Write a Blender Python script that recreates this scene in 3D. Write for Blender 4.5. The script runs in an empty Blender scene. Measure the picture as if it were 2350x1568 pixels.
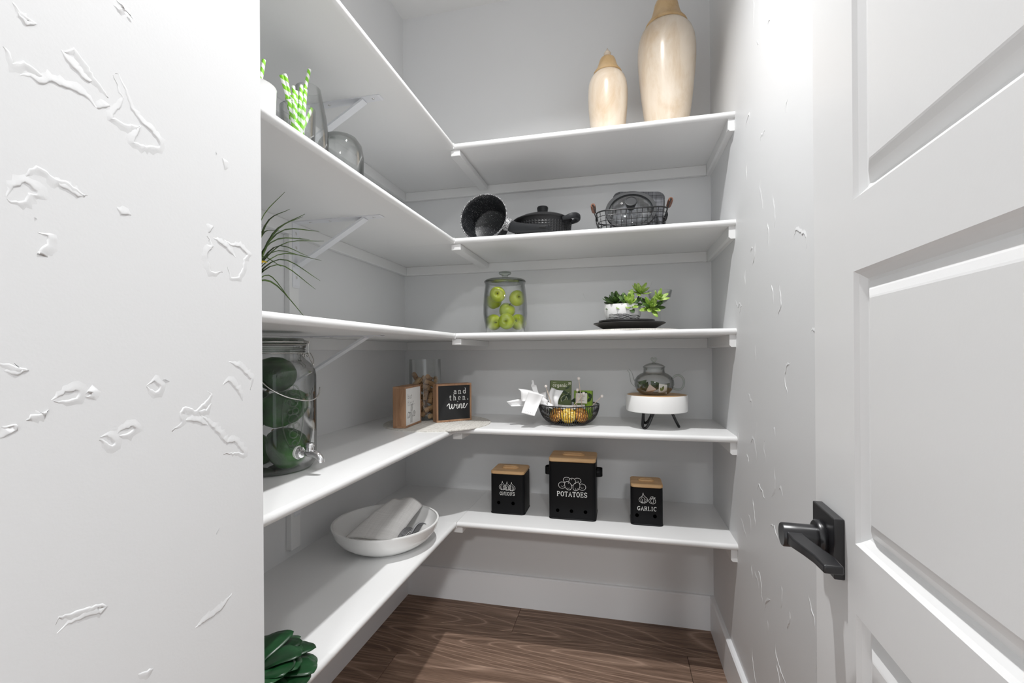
import bpy, bmesh, math, random
from math import sin, cos, pi, sqrt, atan2, radians
from mathutils import Vector, Matrix

S = 1.155                       # plan units -> metres
scn = bpy.context.scene
COL = scn.collection
random.seed(7)

# ---------------------------------------------------------------- camera
CAM_H, YAW, ROLL, FPX, CYPX = 0.98817, 0.2289, -0.0071, 1051.35, 810.9
cam = bpy.data.objects.new('camera', bpy.data.cameras.new('camera'))
COL.objects.link(cam)
fw = Vector((-sin(YAW), cos(YAW), 0)); rt = Vector((cos(YAW), sin(YAW), 0)); up = Vector((0, 0, 1))
r3 = rt * cos(ROLL) + up * sin(ROLL); u3 = up * cos(ROLL) - rt * sin(ROLL)
m3 = Matrix((r3, u3, -fw)).transposed()
cam.matrix_world = Matrix.Translation(Vector((0, 0, CAM_H)) * S) @ m3.to_4x4()
cam.data.sensor_width = 36; cam.data.lens = FPX / 2350 * 36
cam.data.shift_y = (CYPX - 784) / 2350
cam.data.clip_start = 0.02
scn.camera = cam

# ---------------------------------------------------------------- world, lamps, exposure
w = bpy.data.worlds.new('world'); scn.world = w; w.use_nodes = True
bg = w.node_tree.nodes['Background']
bg.inputs[0].default_value = (0.94, 0.975, 1.0, 1); bg.inputs[1].default_value = 0.80
LAMPS = [  # position, watts, diameter, beam
    ((-0.112, 0.82, 2.295), 12.2, 0.05, 135),     # pantry downlight
    ((0.40, -0.71, 2.365), 11.0, 0.15, 170),       # hall downlight by the door
    ((0.40, -2.57, 2.365), 60.0, 0.30, 170),       # hall downlight farther back
]
for p, wt, dm, sp in LAMPS:
    L = bpy.data.lights.new('lamp_light', 'AREA'); L.energy = wt; L.shape = 'DISK'; L.size = dm * S; L.spread = radians(sp)
    L.color = (1.0, 1.0, 1.0)
    o = bpy.data.objects.new('lamp_light', L); COL.objects.link(o); o.location = Vector(p) * S
vs = scn.view_settings
vs.view_transform = 'Standard'; vs.look = 'None'; vs.gamma = 1; vs.use_curve_mapping = False
vs.exposure = 0.60
scn.cycles.transparent_max_bounces = 32
scn.cycles.max_bounces = 12; scn.cycles.diffuse_bounces = 8
scn.cycles.sample_clamp_indirect = 6

# ---------------------------------------------------------------- helpers
def mk(name, vf, mat=None, parent=None, loc=None, rot=None, smooth=False, kind=None, label=None, auto=None):
    v, f = vf
    me = bpy.data.meshes.new(name)
    me.from_pydata([(x * S, y * S, z * S) for x, y, z in v], [], f)
    bm = bmesh.new(); bm.from_mesh(me); bmesh.ops.recalc_face_normals(bm, faces=bm.faces); bm.to_mesh(me); bm.free()
    if smooth:
        me.polygons.foreach_set('use_smooth', [True] * len(me.polygons))
        if auto:
            me.set_sharp_from_angle(angle=radians(auto))
    me.update()
    o = bpy.data.objects.new(name, me); COL.objects.link(o)
    if mat: me.materials.append(mat)
    if parent: o.parent = parent
    if loc: o.location = Vector(loc) * S
    if rot: o.rotation_euler = rot
    if kind: o['kind'] = kind
    if label: o['label'] = label
    return o

def tag(o, label=None, cat=None, group=None, kind=None):
    if label: o['label'] = label
    if cat: o['category'] = cat
    if group: o['group'] = group
    if kind: o['kind'] = kind
    return o

def empty(name, loc, label=None, cat=None, group=None, kind=None, rz=0, rot=None):
    o = bpy.data.objects.new(name, None); COL.objects.link(o)
    o.location = Vector(loc) * S
    o.rotation_euler = rot if rot else (0, 0, rz)
    o.empty_display_size = 0.02
    return tag(o, label, cat, group, kind)

def copy_tree(o, parent=None):
    c = o.copy(); COL.objects.link(c); c.parent = parent
    for ch in list(o.children): copy_tree(ch, c)
    return c

def join(*vfs):
    V, F = [], []
    for v, f in vfs:
        n = len(V); V += list(v); F += [tuple(i + n for i in q) for q in f]
    return V, F

def box(x0, x1, y0, y1, z0, z1):
    v = [(x, y, z) for z in (z0, z1) for y in (y0, y1) for x in (x0, x1)]
    return v, [(0, 2, 3, 1), (4, 5, 7, 6), (0, 1, 5, 4), (2, 6, 7, 3), (0, 4, 6, 2), (1, 3, 7, 5)]

def bbox(x0, x1, y0, y1, z0, z1, b=0.003, seg=2):
    bm = bmesh.new(); v, f = box(x0, x1, y0, y1, z0, z1)
    bv = [bm.verts.new(p) for p in v]
    for q in f: bm.faces.new([bv[i] for i in q])
    bmesh.ops.bevel(bm, geom=list(bm.edges), offset=b, segments=seg, profile=0.5, affect='EDGES')
    bm.verts.index_update()
    r = [tuple(q.co) for q in bm.verts], [tuple(q.index for q in fc.verts) for fc in bm.faces]
    bm.free(); return r

def rprism(w, d, z0, z1, r, n=5, bev=0.0):
    """upright prism with rounded vertical corners, centred in x and y"""
    def loop(k):
        L = []
        for cx, cy, a in ((1, 1, 0), (-1, 1, 1), (-1, -1, 2), (1, -1, 3)):
            for i in range(n + 1):
                t = (a + i / n) * pi / 2
                L.append((cx * (w / 2 - r) + (r - k) * cos(t), cy * (d / 2 - r) + (r - k) * sin(t)))
        return L
    rings = [(bev, z0), (0, z0 + bev), (0, z1 - bev), (bev, z1)] if bev else [(0, z0), (0, z1)]
    V, F = [], []
    for k, z in rings: V += [(x, y, z) for x, y in loop(k)]
    m = 4 * (n + 1)
    for j in range(len(rings) - 1):
        for i in range(m): F.append((j * m + i, j * m + (i + 1) % m, (j + 1) * m + (i + 1) % m, (j + 1) * m + i))
    F.append(tuple(range(m))[::-1]); F.append(tuple(range((len(rings) - 1) * m, len(rings) * m)))
    return V, F

def lathe(prof, n=32, closed=False):
    V, F, idx = [], [], []
    for r, z in prof:
        if r < 1e-6: idx.append([len(V)] * n); V.append((0, 0, z))
        else:
            idx.append(list(range(len(V), len(V) + n)))
            V += [(r * cos(2 * pi * i / n), r * sin(2 * pi * i / n), z) for i in range(n)]
    m = len(prof)
    for j in range(m if closed else m - 1):
        a, b = idx[j], idx[(j + 1) % m]
        for i in range(n):
            k = (i + 1) % n; q = []
            for t in (a[i], a[k], b[k], b[i]):
                if t not in q: q.append(t)
            if len(q) > 2: F.append(tuple(q))
    return V, F

def shell(prof, t, n=40):
    """thin glass or china wall: outer profile (bottom centre to rim) and an inner one offset by t"""
    inner = []
    m = len(prof)
    for i in range(m - 1, -1, -1):
        a = prof[max(i - 1, 0)]; b = prof[min(i + 1, m - 1)]
        dx, dz = b[0] - a[0], b[1] - a[1]; L = sqrt(dx * dx + dz * dz) or 1
        r = max(prof[i][0] - t * dz / L, 0.0) if prof[i][0] > 1e-6 else 0.0
        inner.append((r, prof[i][1] + (t * dx / L if i else t)))
    inner[0] = (max(prof[-1][0] - abs(t), 0), prof[-1][1])
    return lathe(prof + inner, n)

def smooth_path(pts, sub=6, closed=False):
    P = [Vector(q) for q in pts]; n = len(P); out = []
    for i in range(n if closed else n - 1):
        p0 = P[(i - 1) % n] if closed or i > 0 else P[0] * 2 - P[1]
        p1, p2 = P[i], P[(i + 1) % n]
        p3 = P[(i + 2) % n] if closed or i + 2 < n else P[-1] * 2 - P[-2]
        for k in range(sub):
            t = k / sub
            out.append(0.5 * ((2 * p1) + (p2 - p0) * t + (2 * p0 - 5 * p1 + 4 * p2 - p3) * t * t + (3 * p1 - p0 - 3 * p2 + p3) * t ** 3))
    if not closed: out.append(P[-1])
    return out

def tube(pts, rad, n=8, closed=False, cap=True):
    P = [Vector(q) for q in pts]; m = len(P)
    R = rad if isinstance(rad, (list, tuple)) else [rad] * m
    V, F = [], []
    T = []
    for i in range(m):
        a = P[(i - 1) % m] if closed or i > 0 else P[i]; b = P[(i + 1) % m] if closed or i < m - 1 else P[i]
        t = (b - a); T.append(t.normalized() if t.length > 1e-9 else Vector((0, 0, 1)))
    nrm = T[0].orthogonal().normalized()
    for i in range(m):
        nrm = (nrm - T[i] * nrm.dot(T[i]))
        nrm = nrm.normalized() if nrm.length > 1e-6 else T[i].orthogonal().normalized()
        bn = T[i].cross(nrm)
        for k in range(n):
            a = 2 * pi * k / n; V.append(tuple(P[i] + (nrm * cos(a) + bn * sin(a)) * R[i]))
    for i in range(m if closed else m - 1):
        j = (i + 1) % m
        for k in range(n): F.append((i * n + k, i * n + (k + 1) % n, j * n + (k + 1) % n, j * n + k))
    if cap and not closed: F.append(tuple(range(n))[::-1]); F.append(tuple(range((m - 1) * n, m * n)))
    return V, F

def xf(vf, M):
    v, f = vf
    return [tuple(M @ Vector(p)) for p in v], f
def mv(vf, x, y, z): return xf(vf, Matrix.Translation((x, y, z)))

def sphere(r, n=16, m=10, c=(0, 0, 0), sc=(1, 1, 1)):
    v, f = lathe([(r * sin(pi * i / m), -r * cos(pi * i / m)) for i in range(m + 1)], n)
    return [(c[0] + x * sc[0], c[1] + y * sc[1], c[2] + z * sc[2]) for x, y, z in v], f

def extrude_y(poly, y0, y1):
    n = len(poly)
    V = [(x, y0, z) for x, z in poly] + [(x, y1, z) for x, z in poly]
    F = [(i, (i + 1) % n, n + (i + 1) % n, n + i) for i in range(n)] + [tuple(range(n))[::-1], tuple(range(n, 2 * n))]
    return V, F
def extrude_x(poly, x0, x1):
    v, f = extrude_y(poly, x0, x1)
    return [(y, x, z) for x, y, z in v], f

def sheet(fn, nu=16, nv=12, th=0.0012):
    """thin cloth or paper: fn(u,v) -> point, given real thickness"""
    P = [[Vector(fn(i / nu, j / nv)) for i in range(nu + 1)] for j in range(nv + 1)]
    V, F = [], []
    def nor(i, j):
        a = P[j][min(i + 1, nu)] - P[j][max(i - 1, 0)]; b = P[min(j + 1, nv)][i] - P[max(j - 1, 0)][i]
        c = a.cross(b); return c.normalized() if c.length > 1e-12 else Vector((0, 0, 1))
    W = nu + 1; K = W * (nv + 1)
    for s in (0.5, -0.5):
        for j in range(nv + 1):
            for i in range(nu + 1): V.append(tuple(P[j][i] + nor(i, j) * th * s))
    for j in range(nv):
        for i in range(nu):
            a = j * W + i; F.append((a, a + 1, a + W + 1, a + W)); F.append((K + a, K + a + W, K + a + W + 1, K + a + 1))
    for i in range(nu):
        F.append((i, K + i, K + i + 1, i + 1)); a = nv * W + i; F.append((a, a + 1, K + a + 1, K + a))
    for j in range(nv):
        a = j * W; F.append((a, a + W, K + a + W, K + a)); a = j * W + nu; F.append((a, K + a, K + a + W, a + W))
    return V, F

def leafblade(L, W, bend=0.3, fold=0.15, th=0.0012, point=1.0, base=0.15, nu=8, nv=4):
    """leaf along +x from the origin, drooping by bend, folded along its midrib"""
    def fn(u, v):
        a = u * bend; x = L * (sin(a) / bend if bend else u); z = -L * ((1 - cos(a)) / bend if bend else 0)
        wd = W * (sin(pi * min(u ** 0.8 * 0.96 + 0.04, 1)) ** point * (1 - base) + base * (1 - u))
        s = (v - 0.5) * 2
        return (x, s * wd / 2, z + abs(s) * wd * fold)
    return sheet(fn, nu, nv, th)

def place(d, upv=(0, 0, 1), p=(0, 0, 0)):
    """matrix turning +x to direction d, at p"""
    x = Vector(d).normalized(); u = Vector(upv)
    y = u.cross(x)
    y = y.normalized() if y.length > 1e-5 else x.orthogonal().normalized()
    z = x.cross(y)
    return Matrix.Translation(p) @ Matrix((x, y, z)).transposed().to_4x4()

# ---------------------------------------------------------------- materials
def nmat(name):
    m = bpy.data.materials.new(name); m.use_nodes = True
    nt = m.node_tree; return m, nt, nt.nodes, nt.links, nt.nodes['Principled BSDF']
def ramp(nd, lk, src, stops):
    r = nd.new('ShaderNodeValToRGB'); e = r.color_ramp.elements
    while len(e) < len(stops): e.new(0.5)
    for k, (p, c) in enumerate(stops): e[k].position = p; e[k].color = (*c, 1)
    lk.new(src, r.inputs[0]); return r.outputs[0]
def noise(nd, lk, scale, detail=4, vec=None, rough=0.5, dist=0.0):
    n = nd.new('ShaderNodeTexNoise'); n.inputs['Scale'].default_value = scale; n.inputs['Detail'].default_value = detail
    n.inputs['Roughness'].default_value = rough; n.inputs['Distortion'].default_value = dist
    if vec is not None: lk.new(vec, n.inputs['Vector'])
    return n.outputs['Fac']
def ocoord(nd, lk, scale=(1, 1, 1), rand=False):
    t = nd.new('ShaderNodeTexCoord'); mp = nd.new('ShaderNodeMapping'); mp.inputs['Scale'].default_value = scale
    lk.new(t.outputs['Object'], mp.inputs['Vector'])
    if rand:
        oi = nd.new('ShaderNodeObjectInfo'); mu = nd.new('ShaderNodeMath'); mu.operation = 'MULTIPLY'; mu.inputs[1].default_value = 37.0
        lk.new(oi.outputs['Random'], mu.inputs[0]); cb = nd.new('ShaderNodeCombineXYZ')
        for k in range(3): lk.new(mu.outputs[0], cb.inputs[k])
        lk.new(cb.outputs[0], mp.inputs['Location'])
    return mp.outputs['Vector']
def bump(nd, lk, h, pb, strength=0.3, dist=0.002):
    b = nd.new('ShaderNodeBump'); b.inputs['Strength'].default_value = strength; b.inputs['Distance'].default_value = dist
    lk.new(h, b.inputs['Height']); lk.new(b.outputs[0], pb.inputs['Normal'])

def plain(name, c, rough=0.5, metal=0.0, spec=0.5, var=0.0, vs_=20, bs=0.0, bscale=200, bd=0.001, coat=0.0, trans=0.0):
    m, nt, nd, lk, pb = nmat(name)
    pb.inputs['Roughness'].default_value = rough; pb.inputs['Metallic'].default_value = metal
    pb.inputs['Specular IOR Level'].default_value = spec; pb.inputs['Coat Weight'].default_value = coat
    pb.inputs['Base Color'].default_value = (*c, 1)
    vec = ocoord(nd, lk)
    if var:
        f = noise(nd, lk, vs_, 5, vec)
        lk.new(ramp(nd, lk, f, [(0.3, tuple(x * (1 - var) for x in c)), (0.7, tuple(min(x * (1 + var), 1) for x in c))]), pb.inputs['Base Color'])
    if bs: bump(nd, lk, noise(nd, lk, bscale, 3, vec), pb, bs, bd)
    return m

def paint(name, c, rough=0.55, bs=0.06, trowel=0.0):
    m, nt, nd, lk, pb = nmat(name)
    pb.inputs['Base Color'].default_value = (*c, 1); pb.inputs['Roughness'].default_value = rough
    vec = ocoord(nd, lk)
    h = noise(nd, lk, 260, 3, vec)
    if trowel:
        a = noise(nd, lk, 7.5, 6, vec, 0.55, 0.6)
        r = ramp(nd, lk, a, [(0.66, (0, 0, 0)), (0.675, (1, 1, 1))])
        g = noise(nd, lk, 60, 3, vec)
        mx = nd.new('ShaderNodeMath'); mx.operation = 'MULTIPLY_ADD'; lk.new(r, mx.inputs[0]); mx.inputs[1].default_value = trowel
        m2 = nd.new('ShaderNodeMath'); m2.operation = 'MULTIPLY'; m2.inputs[1].default_value = 0.25; lk.new(g, m2.inputs[0]); lk.new(m2.outputs[0], mx.inputs[2])
        h = mx.outputs[0]
    bump(nd, lk, h, pb, bs, 0.002)
    return m

def wood(name, c1, c2, c3, along='x', scale=1.0, rough=0.45, rand=False, streak=14, cath=0.0, bs=0.05, spec=0.4):
    m, nt, nd, lk, pb = nmat(name)
    sc = {'x': (1.2, streak, streak), 'y': (streak, 1.2, streak), 'z': (streak, streak, 1.2)}[along]
    vec = ocoord(nd, lk, tuple(s * scale for s in sc), rand)
    a = noise(nd, lk, 3.0, 8, vec, 0.62, 0.5)
    col = ramp(nd, lk, a, [(0.28, c1), (0.5, c2), (0.74, c3)])
    if cath:
        v2 = ocoord(nd, lk, {'x': (0.55, 4.4, 4.4), 'y': (4.4, 0.55, 4.4), 'z': (4.4, 4.4, 0.55)}[along], rand)
        b = noise(nd, lk, 1.15, 1.2, v2, 0.35, 0.25)
        mu = nd.new('ShaderNodeMath'); mu.operation = 'MULTIPLY'; mu.inputs[1].default_value = 46; lk.new(b, mu.inputs[0])
        fr = nd.new('ShaderNodeMath'); fr.operation = 'PINGPONG'; fr.inputs[1].default_value = 1.0; lk.new(mu.outputs[0], fr.inputs[0])
        ln = ramp(nd, lk, fr.outputs[0], [(0.0, (0.55, 0.55, 0.55)), (0.16, (0.12, 0.12, 0.12)), (0.42, (0, 0, 0))])
        mx = nd.new('ShaderNodeMix'); mx.data_type = 'RGBA'; mx.blend_type = 'MIX'
        mf = nd.new('ShaderNodeMath'); mf.operation = 'MULTIPLY'; mf.inputs[1].default_value = cath; lk.new(ln, mf.inputs[0])
        lk.new(mf.outputs[0], mx.inputs[0]); lk.new(col, mx.inputs[6]); mx.inputs[7].default_value = (*[min(x * 1.9 + 0.05, 1) for x in c3], 1)
        col = mx.outputs[2]
        fs = {'x': (5, 330, 330), 'y': (330, 5, 330), 'z': (330, 330, 5)}[along]
        g = ramp(nd, lk, noise(nd, lk, 1.0, 3, ocoord(nd, lk, fs, rand), 0.6), [(0.34, (0.62, 0.60, 0.58)), (0.52, (1, 1, 1)), (0.74, (1.0, 1.0, 1.0))])
        mg = nd.new('ShaderNodeMix'); mg.data_type = 'RGBA'; mg.blend_type = 'MULTIPLY'; mg.inputs[0].default_value = 1.0
        lk.new(col, mg.inputs[6]); lk.new(g, mg.inputs[7]); col = mg.outputs[2]
    lk.new(col, pb.inputs['Base Color'])
    pb.inputs['Roughness'].default_value = rough; pb.inputs['Specular IOR Level'].default_value = spec
    bump(nd, lk, a, pb, bs, 0.002)
    return m

def glassmat(name, tint=(0.985, 0.99, 0.988), edge=(0.50, 0.53, 0.51), rough=0.02):
    """thin clear glass: mirror share and absorption both grow towards grazing, as the light's path in the wall does"""
    m, nt, nd, lk, pb = nmat(name); nd.remove(pb)
    out = nd['Material Output']
    lw = nd.new('ShaderNodeLayerWeight'); lw.inputs['Blend'].default_value = 0.80
    tr = nd.new('ShaderNodeBsdfTransparent')
    lk.new(ramp(nd, lk, lw.outputs['Facing'], [(0.0, tint), (0.72, tuple(t * 0.97 for t in tint)), (0.97, edge)]), tr.inputs[0])
    gl = nd.new('ShaderNodeBsdfGlossy'); gl.inputs['Roughness'].default_value = rough
    pw = nd.new('ShaderNodeMath'); pw.operation = 'POWER'; pw.inputs[1].default_value = 4.0; lk.new(lw.outputs['Facing'], pw.inputs[0])
    fr = nd.new('ShaderNodeMath'); fr.operation = 'MULTIPLY_ADD'; fr.inputs[1].default_value = 0.6; fr.inputs[2].default_value = 0.028; lk.new(pw.outputs[0], fr.inputs[0])
    mx = nd.new('ShaderNodeMixShader'); lk.new(fr.outputs[0], mx.inputs[0])
    lk.new(tr.outputs[0], mx.inputs[1]); lk.new(gl.outputs[0], mx.inputs[2])
    lk.new(mx.outputs[0], out.inputs[0]); return m

def weave(name, c1, c2, fx=90, rough=0.9, mixn=0.5, axes=(0, 2)):
    m, nt, nd, lk, pb = nmat(name)
    s1 = [6.0] * 3; s1[axes[0]] = fx; s2 = [6.0] * 3; s2[axes[1]] = fx
    a = noise(nd, lk, 1.6, 3, ocoord(nd, lk, tuple(s1)), 0.6); b = noise(nd, lk, 1.6, 3, ocoord(nd, lk, tuple(s2)), 0.6)
    ad = nd.new('ShaderNodeMath'); ad.operation = 'ADD'; lk.new(a, ad.inputs[0]); lk.new(b, ad.inputs[1])
    ml = nd.new('ShaderNodeMath'); ml.operation = 'MULTIPLY'; ml.inputs[1].default_value = 0.5; lk.new(ad.outputs[0], ml.inputs[0])
    lk.new(ramp(nd, lk, ml.outputs[0], [(0.36, c1), (0.64, c2)]), pb.inputs['Base Color'])
    pb.inputs['Roughness'].default_value = rough; bump(nd, lk, ml.outputs[0], pb, 0.3, 0.001)
    return m

def stripes(name, ca, cb, turns=9.0):
    m, nt, nd, lk, pb = nmat(name)
    t = nd.new('ShaderNodeTexCoord'); sx = nd.new('ShaderNodeSeparateXYZ'); lk.new(t.outputs['Object'], sx.inputs[0])
    at = nd.new('ShaderNodeMath'); at.operation = 'ARCTAN2'; lk.new(sx.outputs[1], at.inputs[0]); lk.new(sx.outputs[0], at.inputs[1])
    d = nd.new('ShaderNodeMath'); d.operation = 'MULTIPLY_ADD'; d.inputs[1].default_value = 1 / (2 * pi); lk.new(at.outputs[0], d.inputs[0])
    z = nd.new('ShaderNodeMath'); z.operation = 'MULTIPLY'; z.inputs[1].default_value = turns / 0.2; lk.new(sx.outputs[2], z.inputs[0]); lk.new(z.outputs[0], d.inputs[2])
    f = nd.new('ShaderNodeMath'); f.operation = 'FRACT'; lk.new(d.outputs[0], f.inputs[0])
    lk.new(ramp(nd, lk, f.outputs[0], [(0.49, ca), (0.51, cb)]), pb.inputs['Base Color']); pb.inputs['Roughness'].default_value = 0.6
    return m

def speck(name, base, dot, scale=220, thr=0.68, rough=0.45, spec=0.4):
    m, nt, nd, lk, pb = nmat(name)
    f = noise(nd, lk, scale, 2, ocoord(nd, lk))
    lk.new(ramp(nd, lk, f, [(thr - 0.02, base), (thr + 0.03, dot)]), pb.inputs['Base Color'])
    pb.inputs['Roughness'].default_value = rough; pb.inputs['Specular IOR Level'].default_value = spec
    return m

WALLC = (0.695, 0.70, 0.705)
M_WALL = paint('wall_paint', WALLC, 0.5, 0.05)
M_WALLT = paint('wall_paint_trowelled', WALLC, 0.42, 0.14, trowel=0.55)
M_CEIL = paint('ceiling_paint', (0.74, 0.74, 0.735), 0.6, 0.1)
M_SHELF = paint('shelf_paint', (0.755, 0.757, 0.755), 0.38, 0.05)
M_TRIM = paint('trim_paint', (0.84, 0.85, 0.865), 0.35, 0.03)
M_DOOR = paint('door_paint', (0.80, 0.80, 0.80), 0.33, 0.03)
M_BRACKET = plain('bracket_enamel', (0.74, 0.75, 0.78), 0.35)
M_STEEL = plain('steel', (0.72, 0.71, 0.69), 0.22, 1.0)
M_CHROME = plain('chrome', (0.92, 0.92, 0.93), 0.06, 1.0)
M_BLACK = plain('black_metal', (0.005, 0.0052, 0.006), 0.45, 0.0, 0.16)
M_BLACKG = plain('black_gloss', (0.008, 0.008, 0.009), 0.25, 0.0, 0.5)
M_HANDLE = plain('black_handle', (0.012, 0.012, 0.014), 0.3, 0.0, 0.6)
M_PRINT = plain('white_print', (0.85, 0.85, 0.83), 0.6)
M_HOLE = plain('hole_black', (0, 0, 0), 1.0, 0, 0.0)
M_INK = plain('black_ink', (0.01, 0.01, 0.01), 0.7)
M_FLOOR = wood('floor_oak', (0.120, 0.074, 0.052), (0.225, 0.146, 0.105), (0.335, 0.230, 0.170), 'x', 1.0, 0.5, True, 16, 0.8, 0.12, 0.25)
M_BAMBOO = wood('bamboo', (0.52, 0.31, 0.145), (0.63, 0.40, 0.20), (0.72, 0.49, 0.27), 'x', 1.4, 0.45, True, 12, 0, 0.03)
M_SIGNWOOD = wood('sign_wood', (0.24, 0.125, 0.065), (0.35, 0.20, 0.115), (0.46, 0.28, 0.165), 'z', 2.0, 0.55, True, 10, 0, 0.05)
M_VASE = wood('vase_wood', (0.57, 0.43, 0.29), (0.70, 0.60, 0.485), (0.76, 0.68, 0.585), 'z', 1.2, 0.25, True, 3.0, 0, 0.0, 0.5)
M_VASELID = wood('vase_lid_wood', (0.44, 0.28, 0.125), (0.55, 0.38, 0.20), (0.62, 0.45, 0.26), 'z', 2.0, 0.4, True, 3, 0, 0.0)
M_GLASS = glassmat('clear_glass')
M_GLASSG = glassmat('greenish_glass', (0.90, 0.925, 0.90), (0.30, 0.34, 0.30))
M_CHINA = plain('white_china', (0.80, 0.80, 0.79), 0.12, 0, 0.5)
M_ENAMELW = plain('white_enamel', (0.84, 0.84, 0.83), 0.35)

# ================================================================ the room
XL, XR, XI, YF, D, ZC = -0.8634, 0.3234, -0.5123, 1.3964, 1.75, 2.374
ZS = [1.6583, 1.3528, 1.0456, 0.7392, 0.4358]; HT = 0.009
ZT = [z + HT for z in ZS]; ZB = [z - HT for z in ZS]
XN, YN = -0.46, 0.516

floor = mk('floor', box(XL - 0.1, 1.4, -3.0, D + 0.05, -0.04, -0.006), plain('subfloor', (0.03, 0.025, 0.02), 0.9), kind='structure')
tag(floor, 'dark brown oak plank floor of the pantry')
yy, row = D + 0.02, 0
plank_w = 0.19; joints = {0: [-0.376], 1: [0.21], 2: [-0.72, 0.55]}
y1 = 1.77
while y1 > -3.0:
    y0 = y1 - plank_w
    js = joints.get(row, [-0.9 + (row * 0.437) % 1.1, 0.45 + (row * 0.437) % 0.4])
    xs = [XL - 0.1] + [j for j in js if XL - 0.05 < j < 1.3] + [1.4]
    for a, b in zip(xs[:-1], xs[1:]):
        c = ((a + b) / 2, (y0 + y1) / 2, 0)
        hw, hd = (b - a) / 2 - 0.0006, plank_w / 2 - 0.0006
        mk('plank', bbox(-hw, hw, -hd, hd, -0.006, 0.0, 0.0008, 1), M_FLOOR, floor, c)
    y1 = y0; row += 1

ceil = mk('ceiling', box(XL - 0.1, 1.4, -3.0, D + 0.1, ZC, ZC + 0.08), M_CEIL, kind='structure')
wb = mk('wall_back', box(XL - 0.1, XR + 0.1, D, D + 0.08, 0, ZC), M_WALL, kind='structure')
wl = mk('wall_left', box(XL - 0.1, XL, YN, D, 0, ZC), M_WALL, kind='structure')
wr = mk('wall_right', box(XR, XR + 0.1, -0.14, D, 0, ZC), M_WALL, kind='structure')
wn = mk('wall_front', box(XL - 0.1, XN, -0.30, YN, 0, ZC), M_WALL, kind='structure')

MARKS = '2614,12660 2655,12620 2696,12606 2754,12593 2696,12529 2647,12580 2616,12627|3367,13242 3416,13237 3442,13209 3386,13177 3347,13186|3477,13153 3508,13132|2921,12483 2969,12501 3019,12572 3069,12530 3138,12464 3174,12405 3228,12366 3302,12284|2921,12483 3018,12382 3085,12344 3137,12334 3210,12372|3208,12132 3311,12211|2558,12276 2591,12246 2611,12171 2666,12231 2723,12222 2781,12193 2811,12193|2652,12108 2722,12141 2780,12115 2856,12182 2935,12180 3017,12197 3119,12185 3208,12132|3342,12525 3382,12559 3441,12445 3502,12284 3597,12201 3697,12160 3784,12086 3776,12037 3639,11982 3521,11969 3586,12152 3439,12103 3379,12116 3320,12107 3400,12253 3430,12354 3381,12453 3346,12517|2668,11313 2704,11389 2754,11431 2806,11420 2867,11379 2946,11379 3028,11341 3096,11306 3122,11319|2867,11379 2898,11334 2962,11318 3044,11279 3096,11296|2565,11112 2606,11212 2675,11268 2753,11228 2746,11189 2703,11193 2660,11108 2592,11094 2565,11112|2730,11004 2752,11001|2759,10886 2826,10884 2818,10818 2750,10721 2810,10752|3363,11269 3403,11229 3495,11245|4460,12271 4475,12251|4553,12244 4568,12170 4584,12110|4362,11305 4423,11385|4347,11263 4421,11151 4331,11054 4359,10932 4388,10847 4542,10881|4576,11253 4673,11221 4808,11233 4931,11167 4859,11095 4841,10966 4771,10843 4670,10827 4622,10954|4421,11255 4576,11186 4739,11085|2519,9837 2597,9818 2692,9772 2616,9740 2544,9769|2850,9519 2944,9575 3042,9586 3025,9521 2943,9497 2858,9513|3083,9534 3109,9565 3140,9549 3109,9518 3083,9534|2669,9372 2704,9420 2746,9405 2827,9436 2739,9366|2516,9253 2621,9310 2607,9355 2529,9351|3633,9583 3711,9622 3779,9561 3722,9509 3633,9578|3803,9639 3874,9612|3204,9135 3258,9146 3333,9081 3305,9046 3204,9125|3353,9129 3382,9175 3493,9199 3513,9175 3421,9127 3353,9129|3882,9081 4007,9166 3983,9276 4047,9327 4179,9263 4305,9360 4378,9428 4320,9471|4206,9235 4360,9076 4478,8954 4570,8834 4698,8822 4849,8642 4730,8681 4538,8709|4033,9174 4192,9146 4331,9068|4179,9263 4304,9260 4377,9327|4626,9804 4807,9705 4963,9573 4944,9434|4529,9519 4608,9567 4672,9536 4770,9421 4820,9307|2854,7646 2885,7692 2964,7676 3063,7660 3221,7624 3248,7579 3202,7544 3063,7583 2948,7592 2869,7555|4423,7787 4469,7847|4146,6850 4491,6868 4650,6981|3528,6764 3679,6727'
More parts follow.
